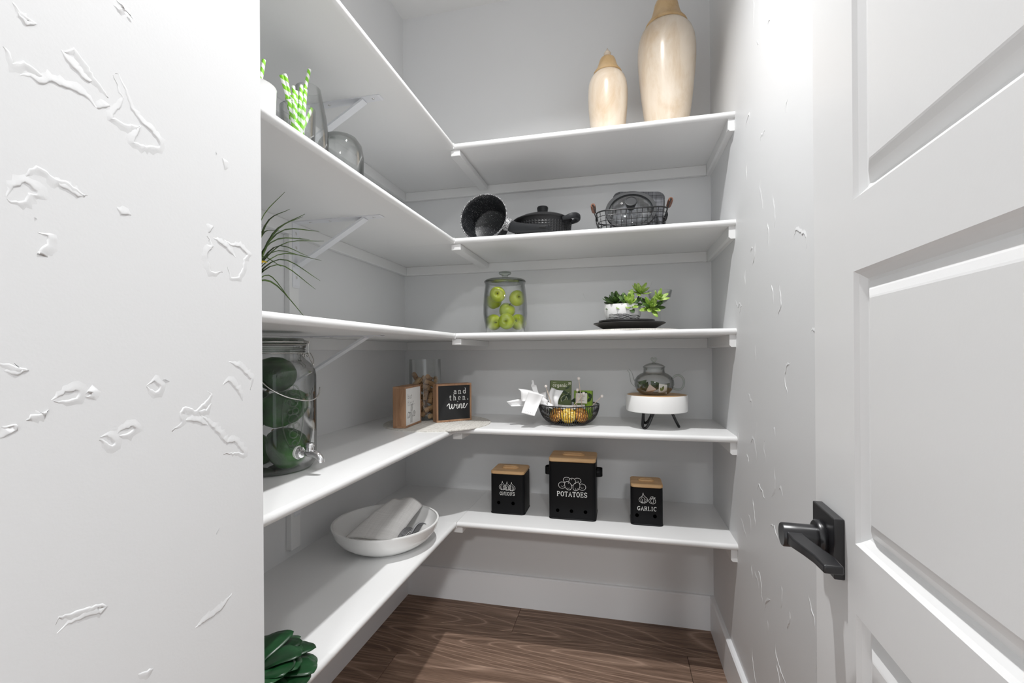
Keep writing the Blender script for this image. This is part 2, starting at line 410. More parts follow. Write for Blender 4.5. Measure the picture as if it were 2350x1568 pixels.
def flake(P, wall, side, hmax, rampw, rng, step=0.0022, jit=0.0008):
    """edge of a trowelled plaster flake: a crisp lip on one side that ramps back into the wall on the other"""
    pts = []
    for (a, b), (c, d) in zip(P[:-1], P[1:]):
        n = max(2, int(sqrt((c - a) ** 2 + (d - b) ** 2) / step))
        for k in range(n): t = k / n; pts.append((a + (c - a) * t + rng.uniform(-jit, jit), b + (d - b) * t + rng.uniform(-jit, jit)))
    pts.append(P[-1]); m = len(pts); V, F = [], []
    sm = [(sum(q[0] for q in pts[max(i - 3, 0):i + 4]) / len(pts[max(i - 3, 0):i + 4]), sum(q[1] for q in pts[max(i - 3, 0):i + 4]) / len(pts[max(i - 3, 0):i + 4])) for i in range(m)]
    for i in range(m):
        a, b = sm[max(i - 2, 0)], sm[min(i + 2, m - 1)]; dx, dz = b[0] - a[0], b[1] - a[1]; L = sqrt(dx * dx + dz * dz) or 1
        nx, nz = -dz / L * side, dx / L * side
        e = min(1, 4 * (i + .3) / m, 4 * (m - i - .7) / m); h = hmax * e * rng.uniform(.55, 1.0); rw = rampw * e * rng.uniform(.6, 1.1) + .0008
        y, z = pts[i]
        for off, hh in ((-.0006, -.0001), (.0001, h * .85), (.0011, h), (rw * .45, h * .55), (rw, -.0001)): V.append((y + nx * off, z + nz * off, hh))
    for i in range(m - 1):
        for k in range(4): F.append((i * 5 + k, i * 5 + k + 1, i * 5 + k + 6, i * 5 + k + 5))
    x0, s = wall
    return [(x0 + s * h, y, z) for y, z, h in V], F
rnd = random.Random(3)
for q, line in enumerate(MARKS.split('|')):
    P = [tuple(int(c) / 1e4 for c in s.split(',')) for s in line.split()]
    mk('trowel_mark', flake(P, (XN, 1), 1 if q % 3 else -1, .0009, .0085, rnd), M_WALL, wn, smooth=True)
for k in range(85):                                        # skip-trowel marks on the right-hand wall
    y, z = rnd.uniform(0.62, 1.40), rnd.uniform(0.12, 2.3)
    path, a = [], rnd.uniform(-0.6, 0.6) + (pi / 2)
    for i in range(rnd.randint(4, 14)):
        path.append((y, z)); a += rnd.uniform(-0.8, 0.8); y += cos(a) * 0.007; z += sin(a) * 0.009
    mk('trowel_mark', flake(path, (XR, -1), rnd.choice((1, -1)), .0013, .008, rnd, .003, .001), M_WALL, wr, smooth=True)
for k in range(10):                                        # and a few faint ones on the back wall
    x, z = rnd.uniform(XL + 0.1, XR - 0.05), rnd.choice((0.62, 0.9, 1.2)) + rnd.uniform(-0.06, 0.06)
    path, a = [], rnd.uniform(0.4, 2.6)
    for i in range(rnd.randint(6, 14)):
        path.append((x, D, z)); a += rnd.uniform(-0.4, 0.4); x += cos(a) * 0.004; z += sin(a) * 0.004
    v, f = tube(path, 0.0006, 5)
    mk('trowel_mark', ([(p[0], D + (p[1] - D) * 0.5, p[2]) for p in v], f), M_WALL, wb, smooth=True)

BH, BT = 0.121, 0.014
def bprof(s=1): return [(0, 0), (BT * s, 0), (BT * s, BH - 0.004), (BT * s * 0.7, BH), (0, BH)]
mk('baseboard_left', extrude_y([(XL + x, z) for x, z in bprof()], YN, D), M_TRIM, kind='structure')
mk('baseboard_right', extrude_y([(XR - x, z) for x, z in bprof()], -0.14, D), M_TRIM, kind='structure')
v, f = extrude_x([(D - x, z) for x, z in bprof()], XL + BT, XR - BT)
mk('baseboard_back', (v, f), M_TRIM, kind='structure')

# ---------------------------------------------------------------- door, swung open along the right wall
dd = (0.0506, 0.9987)
door = empty('door_1', (0.241 - dd[0] * 0.526, 0.573 - dd[1] * 0.526, 0.008), 'white panelled pantry door standing open', None, None, 'structure', rz=atan2(dd[1], dd[0]))
DW, DT, SW = 0.615, 0.031, 0.114
PZ = [(0.12, 0.345), (0.420, 0.705), (0.778, 1.063), (1.138, 1.423), (1.498, 1.66)]
mk('stile', box(0, SW, -DT, 0, 0, 1.752), M_DOOR, door)
mk('stile', box(DW - SW, DW, -DT, 0, 0, 1.752), M_DOOR, door)
zz = [0] + [q for pz in PZ for q in pz] + [1.752]
for a, b in zip(zz[0::2], zz[1::2]): mk('rail', box(SW, DW - SW, -DT, 0, a, b), M_DOOR, door)
for a, b in PZ:
    V, F = [], []
    prof = [(0, 0), (0.003, -0.004), (0.009, -0.0095), (0.012, -0.0105), (0.022, -0.005), (0.029, -0.0025), (0.031, -0.002)]
    for i, y in prof:
        V += [(SW + i, y, a + i), (DW - SW - i, y, a + i), (DW - SW - i, y, b - i), (SW + i, y, b - i)]
    for j in range(len(prof) - 1):
        for k in range(4): F.append((j * 4 + k, j * 4 + (k + 1) % 4, (j + 1) * 4 + (k + 1) % 4, (j + 1) * 4 + k))
    n = len(V); F.append((n - 4, n - 3, n - 2, n - 1))
    V += [(SW, -DT + 0.004, a), (DW - SW, -DT + 0.004, a), (DW - SW, -DT + 0.004, b), (SW, -DT + 0.004, b)]
    F.append((n + 3, n + 2, n + 1, n))
    for k in range(4): F.append((k, n + k, n + (k + 1) % 4, (k + 1) % 4))
    mk('panel', (V, F), M_DOOR, door)
hx, hz = 0.560, 0.7605
h = mk('lever_handle', bbox(hx - 0.0335, hx + 0.0335, 0, 0.0105, hz - 0.0335, hz + 0.0335, 0.0012, 2), M_HANDLE, door, label='black lever handle with square rosette')
Ry = Matrix.Rotation(-pi / 2, 4, 'X')
mk('collar', mv(xf(lathe([(0, 0), (0.0195, 0), (0.0205, 0.002), (0.0205, 0.006), (0.019, 0.008), (0, 0.008)], 28), Ry), hx, 0.0105, hz), M_HANDLE, h, smooth=True, auto=40)
mk('neck', mv(xf(lathe([(0, 0), (0.0138, 0), (0.0138, 0.034), (0.0128, 0.0355), (0, 0.0355)], 28), Ry), hx, 0.0185, hz), M_HANDLE, h, smooth=True, auto=40)
LV = [(0.012, 0.0440), (-0.012, 0.0430), (-0.028, 0.0400), (-0.048, 0.0350), (-0.066, 0.0310), (-0.090, 0.0300)]
V, F = [], []
for i, (x, y) in enumerate(LV):
    hh = (0.0085, 0.0072, 0.0056, 0.0048, 0.0046, 0.0044)[i]; ww = (0.006, 0.0085, 0.0100, 0.0100, 0.0100, 0.0090)[i]
    V += [(hx + x, y - ww, hz - hh), (hx + x, y + ww, hz - hh), (hx + x, y + ww, hz + hh), (hx + x, y - ww, hz + hh)]
for i in range(len(LV) - 1):
    for k in range(4): F.append((i * 4 + k, i * 4 + (k + 1) % 4, i * 4 + 4 + (k + 1) % 4, i * 4 + 4 + k))
F += [(0, 1, 2, 3), tuple(range(len(V) - 4, len(V)))[::-1]]
lv = mk('lever', (V, F), M_HANDLE, h, smooth=True, auto=50)
bv = lv.modifiers.new('bevel', 'BEVEL'); bv.width = 0.0022; bv.segments = 3
mk('set_screw', mv(xf(lathe([(0, 0), (0.0022, 0), (0.0018, 0.001), (0, 0.001)], 12), Matrix.Rotation(pi / 2, 4, 'Y')), hx - 0.0005, 0.032, hz - 0.0137), M_STEEL, h)

# ---------------------------------------------------------------- ceiling lamp and hall downlights
cl = empty('ceiling_lamp', (-0.112, 0.82, ZC), 'small white can lamp on the pantry ceiling', 'lamp')
mk('base_plate', lathe([(0, 0), (0.075, 0), (0.075, -0.008), (0.068, -0.012), (0, -0.012)], 32), M_ENAMELW, cl, smooth=True, auto=40)
mk('can', lathe([(0, -0.012), (0.052, -0.012), (0.052, -0.084), (0.046, -0.084), (0.044, -0.074), (0, -0.074)], 32), M_ENAMELW, cl, smooth=True, auto=40)
for k, (x, y) in enumerate(((0.40, -0.71), (0.40, -2.57))):
    t = mk('downlight', lathe([(0.062, 0), (0.074, 0), (0.072, -0.004), (0.060, -0.005)], 28, True), M_ENAMELW, loc=(x, y, ZC), smooth=True, auto=40)
    tag(t, ('white downlight trim in the hall ceiling near the door', 'white downlight trim deeper in the hall ceiling')[k], 'downlight', 'hall downlights')

# ================================================================ the shelves
SHELF_LABEL = ['topmost white L-shaped shelf carrying the two cream vases', 'second white L-shaped shelf carrying pan, pot and straws',
               'middle white L-shaped shelf carrying the apple jar', 'fourth white L-shaped shelf carrying the teapot and signs',
               'lowest white L-shaped shelf carrying the three black canisters']
def nose(x, z, s, r=0.0085):
    return [(x + s * (-r + r * cos(a)), z + HT * sin(a)) for a in [(-90 + 18 * k) * pi / 180 for k in range(11)]]
CH, CT = 0.035, 0.017
for i in range(5):
    z, zb = ZS[i], ZB[i]
    sh = empty('wall_shelf', (0, 0, z), SHELF_LABEL[i], 'shelf', 'L-shaped pantry shelves')
    dz = -z
    poly = [(XL, z - HT)] + nose(XI, z, 1) + [(XL, z + HT)]
    a = mv(extrude_y(poly, YN + 0.001, YF), 0, 0, dz); b = mv(box(XL, XI, YF, D, z - HT, z + HT), 0, 0, dz)
    mk('side_board', join(a, b), M_SHELF, sh, smooth=True, auto=30)
    poly = [(y, zz_) for y, zz_ in [(D, z - HT)] + nose(YF, z, -1) + [(D, z + HT)]]
    mk('back_board', mv(extrude_x(poly, XI + 0.0006, XR), 0, 0, dz), M_SHELF, sh, smooth=True, auto=30)
    mk('wall_cleat', bbox(XL + CT, XR - CT, D - CT, D, -HT - CH, -HT, 0.0015, 1), M_SHELF, sh)
    mk('wall_cleat', bbox(XL, XL + CT, YN + 0.002, D, -HT - CH, -HT, 0.0015, 1), M_SHELF, sh)
    c = 0.005; y0 = YF + 0.010
    V = []
    for y in (y0, D):
        V += [(XR - CT, y, -HT), (XR, y, -HT), (XR, y, -HT - CH), (XR - CT + c, y, -HT - CH), (XR - CT, y, -HT - CH + c)]
    F = [(k, (k + 1) % 5, 5 + (k + 1) % 5, 5 + k) for k in range(5)] + [(4, 3, 2, 1, 0), (5, 6, 7, 8, 9)]
    mk('wall_cleat', (V, F), M_SHELF, sh)
    mk('seam_cleat', bbox(XI - 0.016, XI + 0.016, YF + 0.010, D - CT, -HT - 0.020, -HT, 0.002, 2), M_SHELF, sh)
    # folded steel bracket on a batten
    yb0, yb1 = 1.057, 1.083; xb = XL + CT
    low = (ZT[i + 1] + 0.024 if i < 4 else 0.16) - z
    if i in (1, 2): low = ZT[i + 1] - z
    mk('batten', bbox(XL, xb, 1.047, 1.083, low, -HT - CH, 0.001, 1), M_SHELF, sh)
    t = 0.0025
    arm = [(xb, -HT), (-0.594, -HT), (-0.588, -HT - 0.0012), (-0.594, -HT - t), (xb + t, -HT - t), (xb + t, -HT - 0.170), (xb + t * 0.5, -HT - 0.176), (xb, -HT - 0.170)]
    if i == 3: arm = [(x, max(zq, low + 0.078)) for x, zq in arm]
    brk = mk('bracket', extrude_y(arm, yb0, yb1), M_BRACKET, sh)
    p0, p1 = Vector((xb + t, 0, -HT - 0.118)), Vector((-0.637, 0, -HT - t))
    if i == 3: p0.z = low + 0.11
    dv = (p1 - p0).normalized(); nv = Vector((dv.z, 0, -dv.x)) * 0.0045
    q = [p0 + nv, p1 + nv, p1 - nv * 0.2, p0 - nv * 0.2]
    mk('brace', extrude_y([(v_.x, v_.z) for v_ in q], yb0 + 0.002, yb1 - 0.002), M_BRACKET, brk)
    for zq in (-0.030, -0.068, -0.148):
        mk('screw', mv(xf(sphere(0.0042, 10, 6, sc=(1, 1, 0.35)), Matrix.Rotation(pi / 2, 4, 'Y')), xb + t, 1.07, -HT + zq), M_STEEL, brk, smooth=True)
    for xq in (-0.80, -0.74, -0.612):
        mk('screw', mv(sphere(0.004, 10, 6, sc=(1, 1, 0.35)), xq, 1.07, -HT - t), M_STEEL, brk, smooth=True)

# ================================================================ lettering: stroke letters laid on a flat face
def arc(cx, cy, rx, ry, a0, a1, n=14):
    return [(cx + rx * cos(radians(a0 + (a1 - a0) * k / n)), cy + ry * sin(radians(a0 + (a1 - a0) * k / n))) for k in range(n + 1)]
GL = {
 'O': (0.80, [arc(.4, .5, .30, .5, 0, 360, 22)]),
 'N': (0.82, [[(.14, 0), (.14, 1), (.66, 0), (.66, 1)], [(.03, 0), (.25, 0)], [(.03, 1), (.16, 1)], [(.55, 1), (.77, 1)]]),
 'I': (0.52, [[(.26, 0), (.26, 1)], [(.1, 0), (.42, 0)], [(.1, 1), (.42, 1)]]),
 'S': (0.72, [arc(.35, .74, .24, .26, 20, 270, 12)[:-1] + arc(.35, .25, .25, .25, 90, -160, 12), [(.585, .8), (.6, .98)], [(.1, .2), (.09, .03)]]),
 'P': (0.74, [[(.16, 0), (.16, 1), (.4, 1)] + arc(.4, .76, .24, .24, 90, -90, 10) + [(.16, .52)], [(.04, 0), (.3, 0)], [(.04, 1), (.2, 1)]]),
 'T': (0.76, [[(.38, 0), (.38, 1)], [(.06, .8), (.07, 1), (.69, 1), (.7, .8)], [(.24, 0), (.52, 0)]]),
 'A': (0.80, [[(.1, 0), (.4, 1), (.7, 0)], [(.21, .35), (.6, .35)], [(.0, 0), (.2, 0)], [(.58, 0), (.8, 0)]]),
 'E': (0.72, [[(.64, .2), (.62, 0), (.16, 0), (.16, 1), (.6, 1), (.62, .82)], [(.16, .52), (.46, .52)], [(.46, .62), (.46, .42)], [(.04, 0), (.2, 0)], [(.04, 1), (.2, 1)]]),
 'G': (0.82, [arc(.42, .5, .33, .5, 45, 318, 18) + [(.66, .4)], [(.5, .4), (.78, .4)], [(.66, .84), (.68, 1)]]),
 'R': (0.80, [[(.16, 0), (.16, 1), (.4, 1)] + arc(.4, .76, .23, .24, 90, -90, 10) + [(.16, .52)], [(.38, .52), (.68, 0), (.78, 0)], [(.04, 0), (.3, 0)], [(.04, 1), (.2, 1)]]),
 'L': (0.72, [[(.16, 1), (.16, 0), (.62, 0), (.65, .24)], [(.04, 0), (.2, 0)], [(.04, 1), (.3, 1)]]),
 'C': (0.80, [arc(.43, .5, .33, .5, 42, 318, 18), [(.67, .82), (.69, 1)]]),
 'a': (0.62, [arc(.28, .2, .2, .2, 0, 360, 14), [(.08, .56)] + arc(.26, .47, .22, .16, 110, 0, 6) + [(.48, .06), (.58, 0)]]),
 'n': (0.66, [[(.03, .62), (.14, .62), (.14, 0)], [(.14, .4)] + arc(.31, .42, .17, .2, 160, 0, 8) + [(.48, 0)], [(.04, 0), (.25, 0)], [(.39, 0), (.6, 0)]]),
 'd': (0.66, [arc(.28, .3, .21, .3, 0, 360, 16), [(.38, 1), (.5, 1), (.5, 0), (.6, 0)]]),
 't': (0.50, [[(.22, .9), (.22, .15)] + arc(.34, .13, .12, .13, 180, 330, 6), [(.05, .62), (.42, .62)]]),
 'h': (0.66, [[(.03, 1), (.14, 1), (.14, 0)], [(.14, .4)] + arc(.31, .42, .17, .2, 160, 0, 8) + [(.48, 0)], [(.04, 0), (.25, 0)], [(.39, 0), (.6, 0)]]),
 'e': (0.60, [[(.08, .32), (.49, .32)] + arc(.29, .31, .21, .31, 5, 315, 16)]),
 '.': (0.35, [arc(.14, .05, .045, .05, 0, 360, 8)]),
 'b': (0.66, [[(.03, 1), (.12, 1), (.12, 0)], arc(.33, .3, .21, .3, 0, 360, 16)]),
 'u': (0.66, [[(.03, .62), (.13, .62), (.13, .2)] + arc(.3, .2, .17, .2, 180, 350, 8), [(.36, .62), (.48, .62), (.48, 0), (.58, 0)]]),
 'f': (0.46, [[(.18, 0), (.18, .8)] + arc(.32, .82, .14, .18, 180, 60, 6), [(.05, .62), (.4, .62)], [(.06, 0), (.32, 0)]]),
 'i': (0.40, [[(.08, .62), (.2, .62), (.2, 0)], [(.07, 0), (.34, 0)], arc(.19, .86, .03, .04, 0, 360, 6)]),
 'r': (0.54, [[(.05, .62), (.17, .62), (.17, 0)], [(.17, .38)] + arc(.34, .42, .16, .2, 160, 50, 6), [(.06, 0), (.32, 0)]]),
 's': (0.54, [arc(.26, .46, .17, .16, 20, 270, 8)[:-1] + arc(.26, .16, .18, .16, 90, -160, 8)]),
 'o': (0.62, [arc(.3, .31, .22, .31, 0, 360, 16)]),
 'g': (0.62, [arc(.28, .33, .2, .28, 0, 360, 14), [(.48, .62), (.48, -.1)] + arc(.28, -.1, .2, .2, 0, -150, 8)]),
 'c': (0.58, [arc(.3, .31, .22, .31, 45, 315, 14)]),
 '2': (0.60, [arc(.28, .74, .2, .25, 160, -40, 10) + [(.06, 0), (.52, 0)]]),
 '0': (0.60, [arc(.28, .5, .22, .5, 0, 360, 16)]),
}
def lay(strokes, wd, M, flat=0.12):
    """strokes in (x,y) of the face plane -> raised printed lines on it; M maps (x,y,0) to the thing"""
    out = []
    for s in strokes:
        if len(s) < 2: continue
        v, f = tube([(x, y, 0) for x, y in s], wd, 6)
        out.append(([(x, y, z * flat) for x, y, z in v], f))
    return xf(join(*out), M)
def text(s, h, x0, y0, track=0.0, anchor='l'):
    W = sum(GL[c][0] * h + track for c in s if c in GL) - track + sum(0.4 * h for c in s if c == ' ')
    x = x0 - (W / 2 if anchor == 'c' else W if anchor == 'r' else 0); out = []
    for c in s:
        if c == ' ': x += 0.4 * h; continue
        w_, st = GL[c]
        for q in st: out.append([(x + a * h, y0 + b * h) for a, b in q])
        x += w_ * h + track
    return out
def sm2(pts, sub=5): return [(q.x, q.y) for q in smooth_path([(a, b, 0) for a, b in pts], sub)]
FRONT = lambda y, x=0, z=0: Matrix.Translation((x, y, z)) @ Matrix(((1, 0, 0, 0), (0, 0, -1, 0), (0, 1, 0, 0), (0, 0, 0, 1)))
def dots(pts, r): return [arc(x, y, r * 0.5, r * 0.5, 0, 360, 6) for x, y in pts]

# ================================================================ top shelf: two lidded vases
def vase(name, c, prof, lid, knob, label):
    t = empty(name, (c[0], c[1], ZT[0]), label, 'vase', 'cream wooden vases')
    mk('body', lathe([(0, 0)] + prof, 48), M_VASE, t, smooth=True, auto=60)
    l = mk('lid', lathe(lid, 48), M_VASELID, t, smooth=True, auto=50)
    mk('finial', lathe(knob, 24), M_VASE, l, smooth=True)
z0 = ZT[0]
big = [(.056, 0), (.059, .004), (.0655, .045), (.0735, .10), (.081, .16), (.087, .22), (.0905, .27), (.0905, .305), (.087, .335), (.079, .358), (.066, .374), (.052, .383), (.047, .386), (.0, .386)]
blid = [(0, .384), (.046, .384), (.052, .386), (.064, .376), (.0665, .379), (.0655, .384), (.0565, .396), (.0475, .410), (.043, .424), (.0395, .438), (.0365, .452), (.032, .462), (.024, .468), (.012, .471), (0, .472)]
bknob = [(0, .470), (.013, .470), (.011, .476), (.019, .486), (.020, .494), (.015, .504), (.007, .516), (0, .530)]
vase('tall_vase', (.158, 1.57), big, blid, bknob, 'tall cream wooden vase with tan lid on the top shelf')
k = 0.675
sml = [(.046, 0), (.0485, .004), (.053, .035), (.0585, .08), (.063, .13), (.0645, .165), (.0645, .19), (.062, .213), (.056, .231), (.047, .243), (.038, .250), (.033, .253), (0, .253)]
slid = [(0, .251), (.033, .251), (.037, .253), (.0445, .2455), (.0465, .248), (.0455, .252), (.0385, .261), (.033, .271), (.0295, .281), (.0265, .292), (.023, .299), (.017, .304), (.009, .306), (0, .3065)]
sknob = [(0, .305), (.008, .305), (.007, .308), (.0115, .313), (.012, .317), (.009, .322), (.0045, .328), (0, .336)]
vase('small_vase', (-.030, 1.56), sml, slid, sknob, 'smaller cream wooden vase with pointed lid on the top shelf')

# ================================================================ second shelf
Z2 = ZT[1]
M_STONE = speck('speckled_stone', (0.008, 0.009, 0.011), (0.5, 0.5, 0.5), 420, 0.67, 0.4)
M_STONEL = speck('speckled_grey_stone', (0.07, 0.07, 0.075), (0.5, 0.5, 0.5), 300, 0.52, 0.5)
M_SOFT = plain('soft_touch_grey', (0.020, 0.021, 0.023), 0.5, 0, 0.3)
M_COATED = plain('black_coated_aluminium', (0.010, 0.010, 0.011), 0.42, 0, 0.4)
# saucepan lying on its side, mouth to the room
ax = Vector((0.06, 0.985, -0.165)).normalized()
pan = empty('saucepan', (-.436, 1.465, Z2), 'speckled black saucepan lying on its side on the second shelf', 'saucepan')
Mp = place(ax, (0, 0, 1), (0, 0, .0805)) @ Matrix.Rotation(pi / 2, 4, 'Y')       # lathe z -> ax
prof = [(0, .086), (.058, .086), (.063, .083), (.066, .076), (.0755, .012), (.0800, .0), (.0815, .0), (.0815, .002)]
inn = [(.0805, -.001), (.0785, .0005), (.0735, .013), (.063, .076), (.058, .0815), (0, .082)]
mk('body', xf(lathe(prof + inn, 56), Mp), M_STONE, pan, smooth=True, auto=60)
mk('rim', xf(lathe([(.0795, -.002), (.0825, -.002), (.0828, .002), (.0815, .0055), (.0785, .003)], 56, True), Mp), M_STONEL, pan, smooth=True)
hp = [Vector((.077, .012, .055)), Vector((.092, .010, .047)), Vector((.108, .004, .0395)), Vector((.150, -.018, .0285)), Vector((.190, -.034, .0215)), Vector((.226, -.046, .0165))]
col = mk('handle_collar', tube(hp[:2], [.0225, .0185], 16), M_STONEL, pan, smooth=True, auto=50)
def flatbar(path, hw, hh, n=12):
    V, F = [], []
    for i, p in enumerate(path):
        a = path[max(i - 1, 0)]; b = path[min(i + 1, len(path) - 1)]; d_ = (b - a).normalized()
        s = d_.cross(Vector((0, 0, 1))).normalized(); u = s.cross(d_)
        for k in range(n):
            t = 2 * pi * k / n; cx, cy = cos(t), sin(t)
            q = lambda c_: math.copysign(abs(c_) ** 0.6, c_)
            V.append(tuple(p + s * q(cx) * hw[i] + u * q(cy) * hh[i]))
    for i in range(len(path) - 1):
        for k in range(n): F.append((i * n + k, i * n + (k + 1) % n, (i + 1) * n + (k + 1) % n, (i + 1) * n + k))
    F += [tuple(range(n))[::-1], tuple(range((len(path) - 1) * n, len(path) * n))]
    return V, F
hd = mk('handle', flatbar(hp[1:], [.014, .0135, .012, .011, .009], [.0185, .0175, .0145, .012, .009]), M_SOFT, pan, smooth=True, auto=60)
mk('hanging_loop', tube([hp[4] + (hp[5] - hp[4]) * t + Vector((0, -.0095, .001)) for t in (.2, .8)], .0035, 8), M_INK, hd)
# casserole with hammered wall
cs = empty('casserole_pot', (-.257, 1.592, Z2), 'round black casserole pot with domed lid and knob', 'pot', rz=-.42)
V, F = [], []
NC, NR = 60, 7
rz_ = [(.094, .004), (.098, .016)]
V0 = lathe([(0, 0), (.086, 0), (.0925, .003), (.0945, .010)], NC)
rows = []
pts = []
for j in range(NR + 1):
    z = .014 + j * .0082; r = .0955 + .005 * j / NR; ring = []
    for i in range(NC): a = 2 * pi * i / NC; ring.append((r * cos(a), r * sin(a), z))
    rows.append(ring)
for ring in rows: V += ring
for j in range(NR):
    off = 0.5 if j % 2 else 0.0
    for i in range(NC):
        a = 2 * pi * (i + 0.5) / NC; r = .0955 + .005 * (j + .5) / NR - .0016
        c_ = len(V); V.append((r * cos(a), r * sin(a), .014 + (j + .5) * .0082))
        p = (j * NC + i, j * NC + (i + 1) % NC, (j + 1) * NC + (i + 1) % NC, (j + 1) * NC + i)
        for k in range(4): F.append((p[k], p[(k + 1) % 4], c_))
mk('body', join((V, F), V0, lathe([(.0945, .010), (.0955, .014)], NC), lathe([(.1005, .0714), (.1025, .078), (.1035, .080), (.1015, .080), (.097, .072), (.092, .01), (0, .008)], NC)), M_COATED, cs, smooth=True, auto=12)
lid = mk('lid', lathe([(.099, .0795), (.1045, .0805), (.1065, .083), (.1045, .0865), (.096, .0905), (.08, .0985), (.06, .105), (.035, .1095), (0, .111), (0, .108), (.05, .104), (.09, .09), (.099, .083)], 60), M_COATED, cs, smooth=True, auto=45)
mk('knob', lathe([(0, .110), (.015, .110), (.0165, .113), (.0195, .132), (.0195, .136), (.0175, .139), (0, .1395)], 32), M_SOFT, lid, smooth=True, auto=40)
for s in (1, -1):
    P = [(.100, s * .030, .074), (.116, s * .027, .0765), (.128, s * .022, .080), (.134, s * .012, .082), (.135, 0, .083)]
    Q = smooth_path(P + [(x, -y, z) for x, y, z in P[-2::-1]], 4)
    if s == 1: Q1 = Q
for sgn in (1, -1):
    V, F = flatbar([Vector((sgn * q.x, sgn * q.y, q.z)) for q in Q1], [.006 + .002 * sin(pi * i / (len(Q1) - 1)) for i in range(len(Q1))], [.006 + .004 * sin(pi * i / (len(Q1) - 1)) for i in range(len(Q1))])
    mk('side_handle', (V, F), M_SOFT, cs, smooth=True, auto=60)

# wire basket with towel and glass lid
bk = empty('wire_basket', (.041, 1.515, Z2), 'black wire basket with two wooden grips on the second shelf', 'basket')
bw, bd, bh, br = .212, .165, .062, .035
def rrect(w, d, r, z, n=6):
    L = []
    for cx, cy, a in ((1, 1, 0), (-1, 1, 1), (-1, -1, 2), (1, -1, 3)):
        for i in range(n + 1):
            t = (a + i / n) * pi / 2; L.append((cx * (w / 2 - r) + r * cos(t), cy * (d / 2 - r) + r * sin(t), z))
    return L
mk('rim', tube(rrect(bw, bd, br, bh), .0022, 6, True), M_BLACKG, bk, smooth=True)
ws = []
for z, k in ((.0025, .90), (.018, .93), (.033, .955), (.048, .98)): ws.append(tube(rrect(bw * k, bd * k, br * k, z), .0011, 5, True))
for i in range(-6, 7):
    x = i * .0158
    kk = .98 if abs(i) < 6 else .93
    hy = bd / 2 if abs(x) < bw / 2 - br else bd / 2 - br + sqrt(max(br ** 2 - (abs(x) - (bw / 2 - br)) ** 2, 0))
    ws.append(tube([(x, -hy, bh), (x * .95, -hy * .93, .012), (x * .93, -hy * .86, .0025), (x * .93, hy * .86, .0025), (x * .95, hy * .93, .012), (x, hy, bh)], .0011, 5))
for i in range(-3, 4):
    y = i * .0165; ws.append(tube([(-bw / 2, y, bh), (-bw / 2 * .93, y, .012), (-bw / 2 * .88, y, .0025), (bw / 2 * .88, y, .0025), (bw / 2 * .93, y, .012), (bw / 2, y, bh)], .0011, 5))
for s in (-1, 1):
    for i in range(9):
        y = -.02 + i * .005; ws.append(tube(smooth_path([(s * (bw / 2 + .001), y, bh + .004), (s * (bw / 2 + .004), y, bh - .01), (s * bw / 2 * .97, y + .003, .03), (s * bw / 2 * .93, y - .004, .006)], 3), .0011, 5))
mk('wire_mesh', join(*ws), M_BLACKG, bk, smooth=True, kind='stuff')
M_GRIP = wood('grip_wood', (.10, .035, .018), (.19, .075, .04), (.28, .13, .08), 'y', 2, .45, True, 8)
for s in (-1, 1):
    hh = mk('handle', tube(smooth_path([(s * bw / 2, -.042, bh), (s * (bw / 2 + .008), -.045, bh + .022), (s * (bw / 2 + .012), -.038, bh + .034), (s * (bw / 2 + .012), .038, bh + .034), (s * (bw / 2 + .008), .045, bh + .022), (s * bw / 2, .042, bh)], 5), .0017, 6), M_BLACKG, bk, smooth=True)
    mk('grip', mv(xf(lathe([(.003, -.034), (.0065, -.034), (.0075, -.028), (.0082, 0), (.0075, .028), (.0065, .034), (.003, .034)], 16), Matrix.Rotation(pi / 2, 4, 'X')), s * (bw / 2 + .012), 0, bh + .034), M_GRIP, hh, smooth=True, auto=50)
M_TOWELG = weave('charcoal_crosshatch_linen', (.012, .013, .016), (.20, .205, .22), 95)
tw = empty('folded_towel', (.056, 1.548, Z2 + .006), 'folded charcoal crosshatch towel standing in the wire basket', 'towel', rot=(radians(-10), radians(5), 0))
for i in range(3):
    y = .012 - i * .0125; hh = .150 - .006 * abs(i - 1); ww = .170 - .004 * i
    Mx = Matrix.Translation((0, y, hh / 2 + .004)) @ Matrix.Rotation(pi / 2, 4, 'X')
    mk('fold', xf(rprism(ww, hh, -.006, .006, .022, 6, .005), Mx), M_TOWELG, tw, smooth=True, auto=50)
gl = empty('glass_pan_lid', (.040, 1.462, Z2 + .005), 'round glass pan lid with black rim and knob in the wire basket', 'pan lid', rot=(radians(-27), 0, 0))
RX = Matrix.Translation((0, 0, .079)) @ Matrix.Rotation(pi / 2, 4, 'X')
mk('rim', xf(lathe([(.068, -.004), (.0785, -.005), (.0795, 0), (.0785, .004), (.068, .003), (.066, 0)], 56, True), RX), M_SOFT, gl, smooth=True, auto=40)
mk('glass_disc', xf(lathe([(0, .014), (.03, .0125), (.05, .009), (.068, .002), (.068, .0), (.05, .007), (.03, .0105), (0, .012)], 48), RX), M_GLASS, gl, smooth=True)
kn = mk('knob', xf(lathe([(0, .012), (.012, .012), (.0125, .016), (.0175, .034), (.019, .038), (.0185, .041), (.0155, .0415), (.0153, .0405), (0, .0405)], 32), RX), M_SOFT, gl, smooth=True, auto=35)
mk('steam_vent', xf(mv(lathe([(.0015, .0125), (.0042, .0125), (.004, .0145), (.0015, .0145)], 14, True), -.028, .022, -.002), RX), M_STEEL, gl, smooth=True)

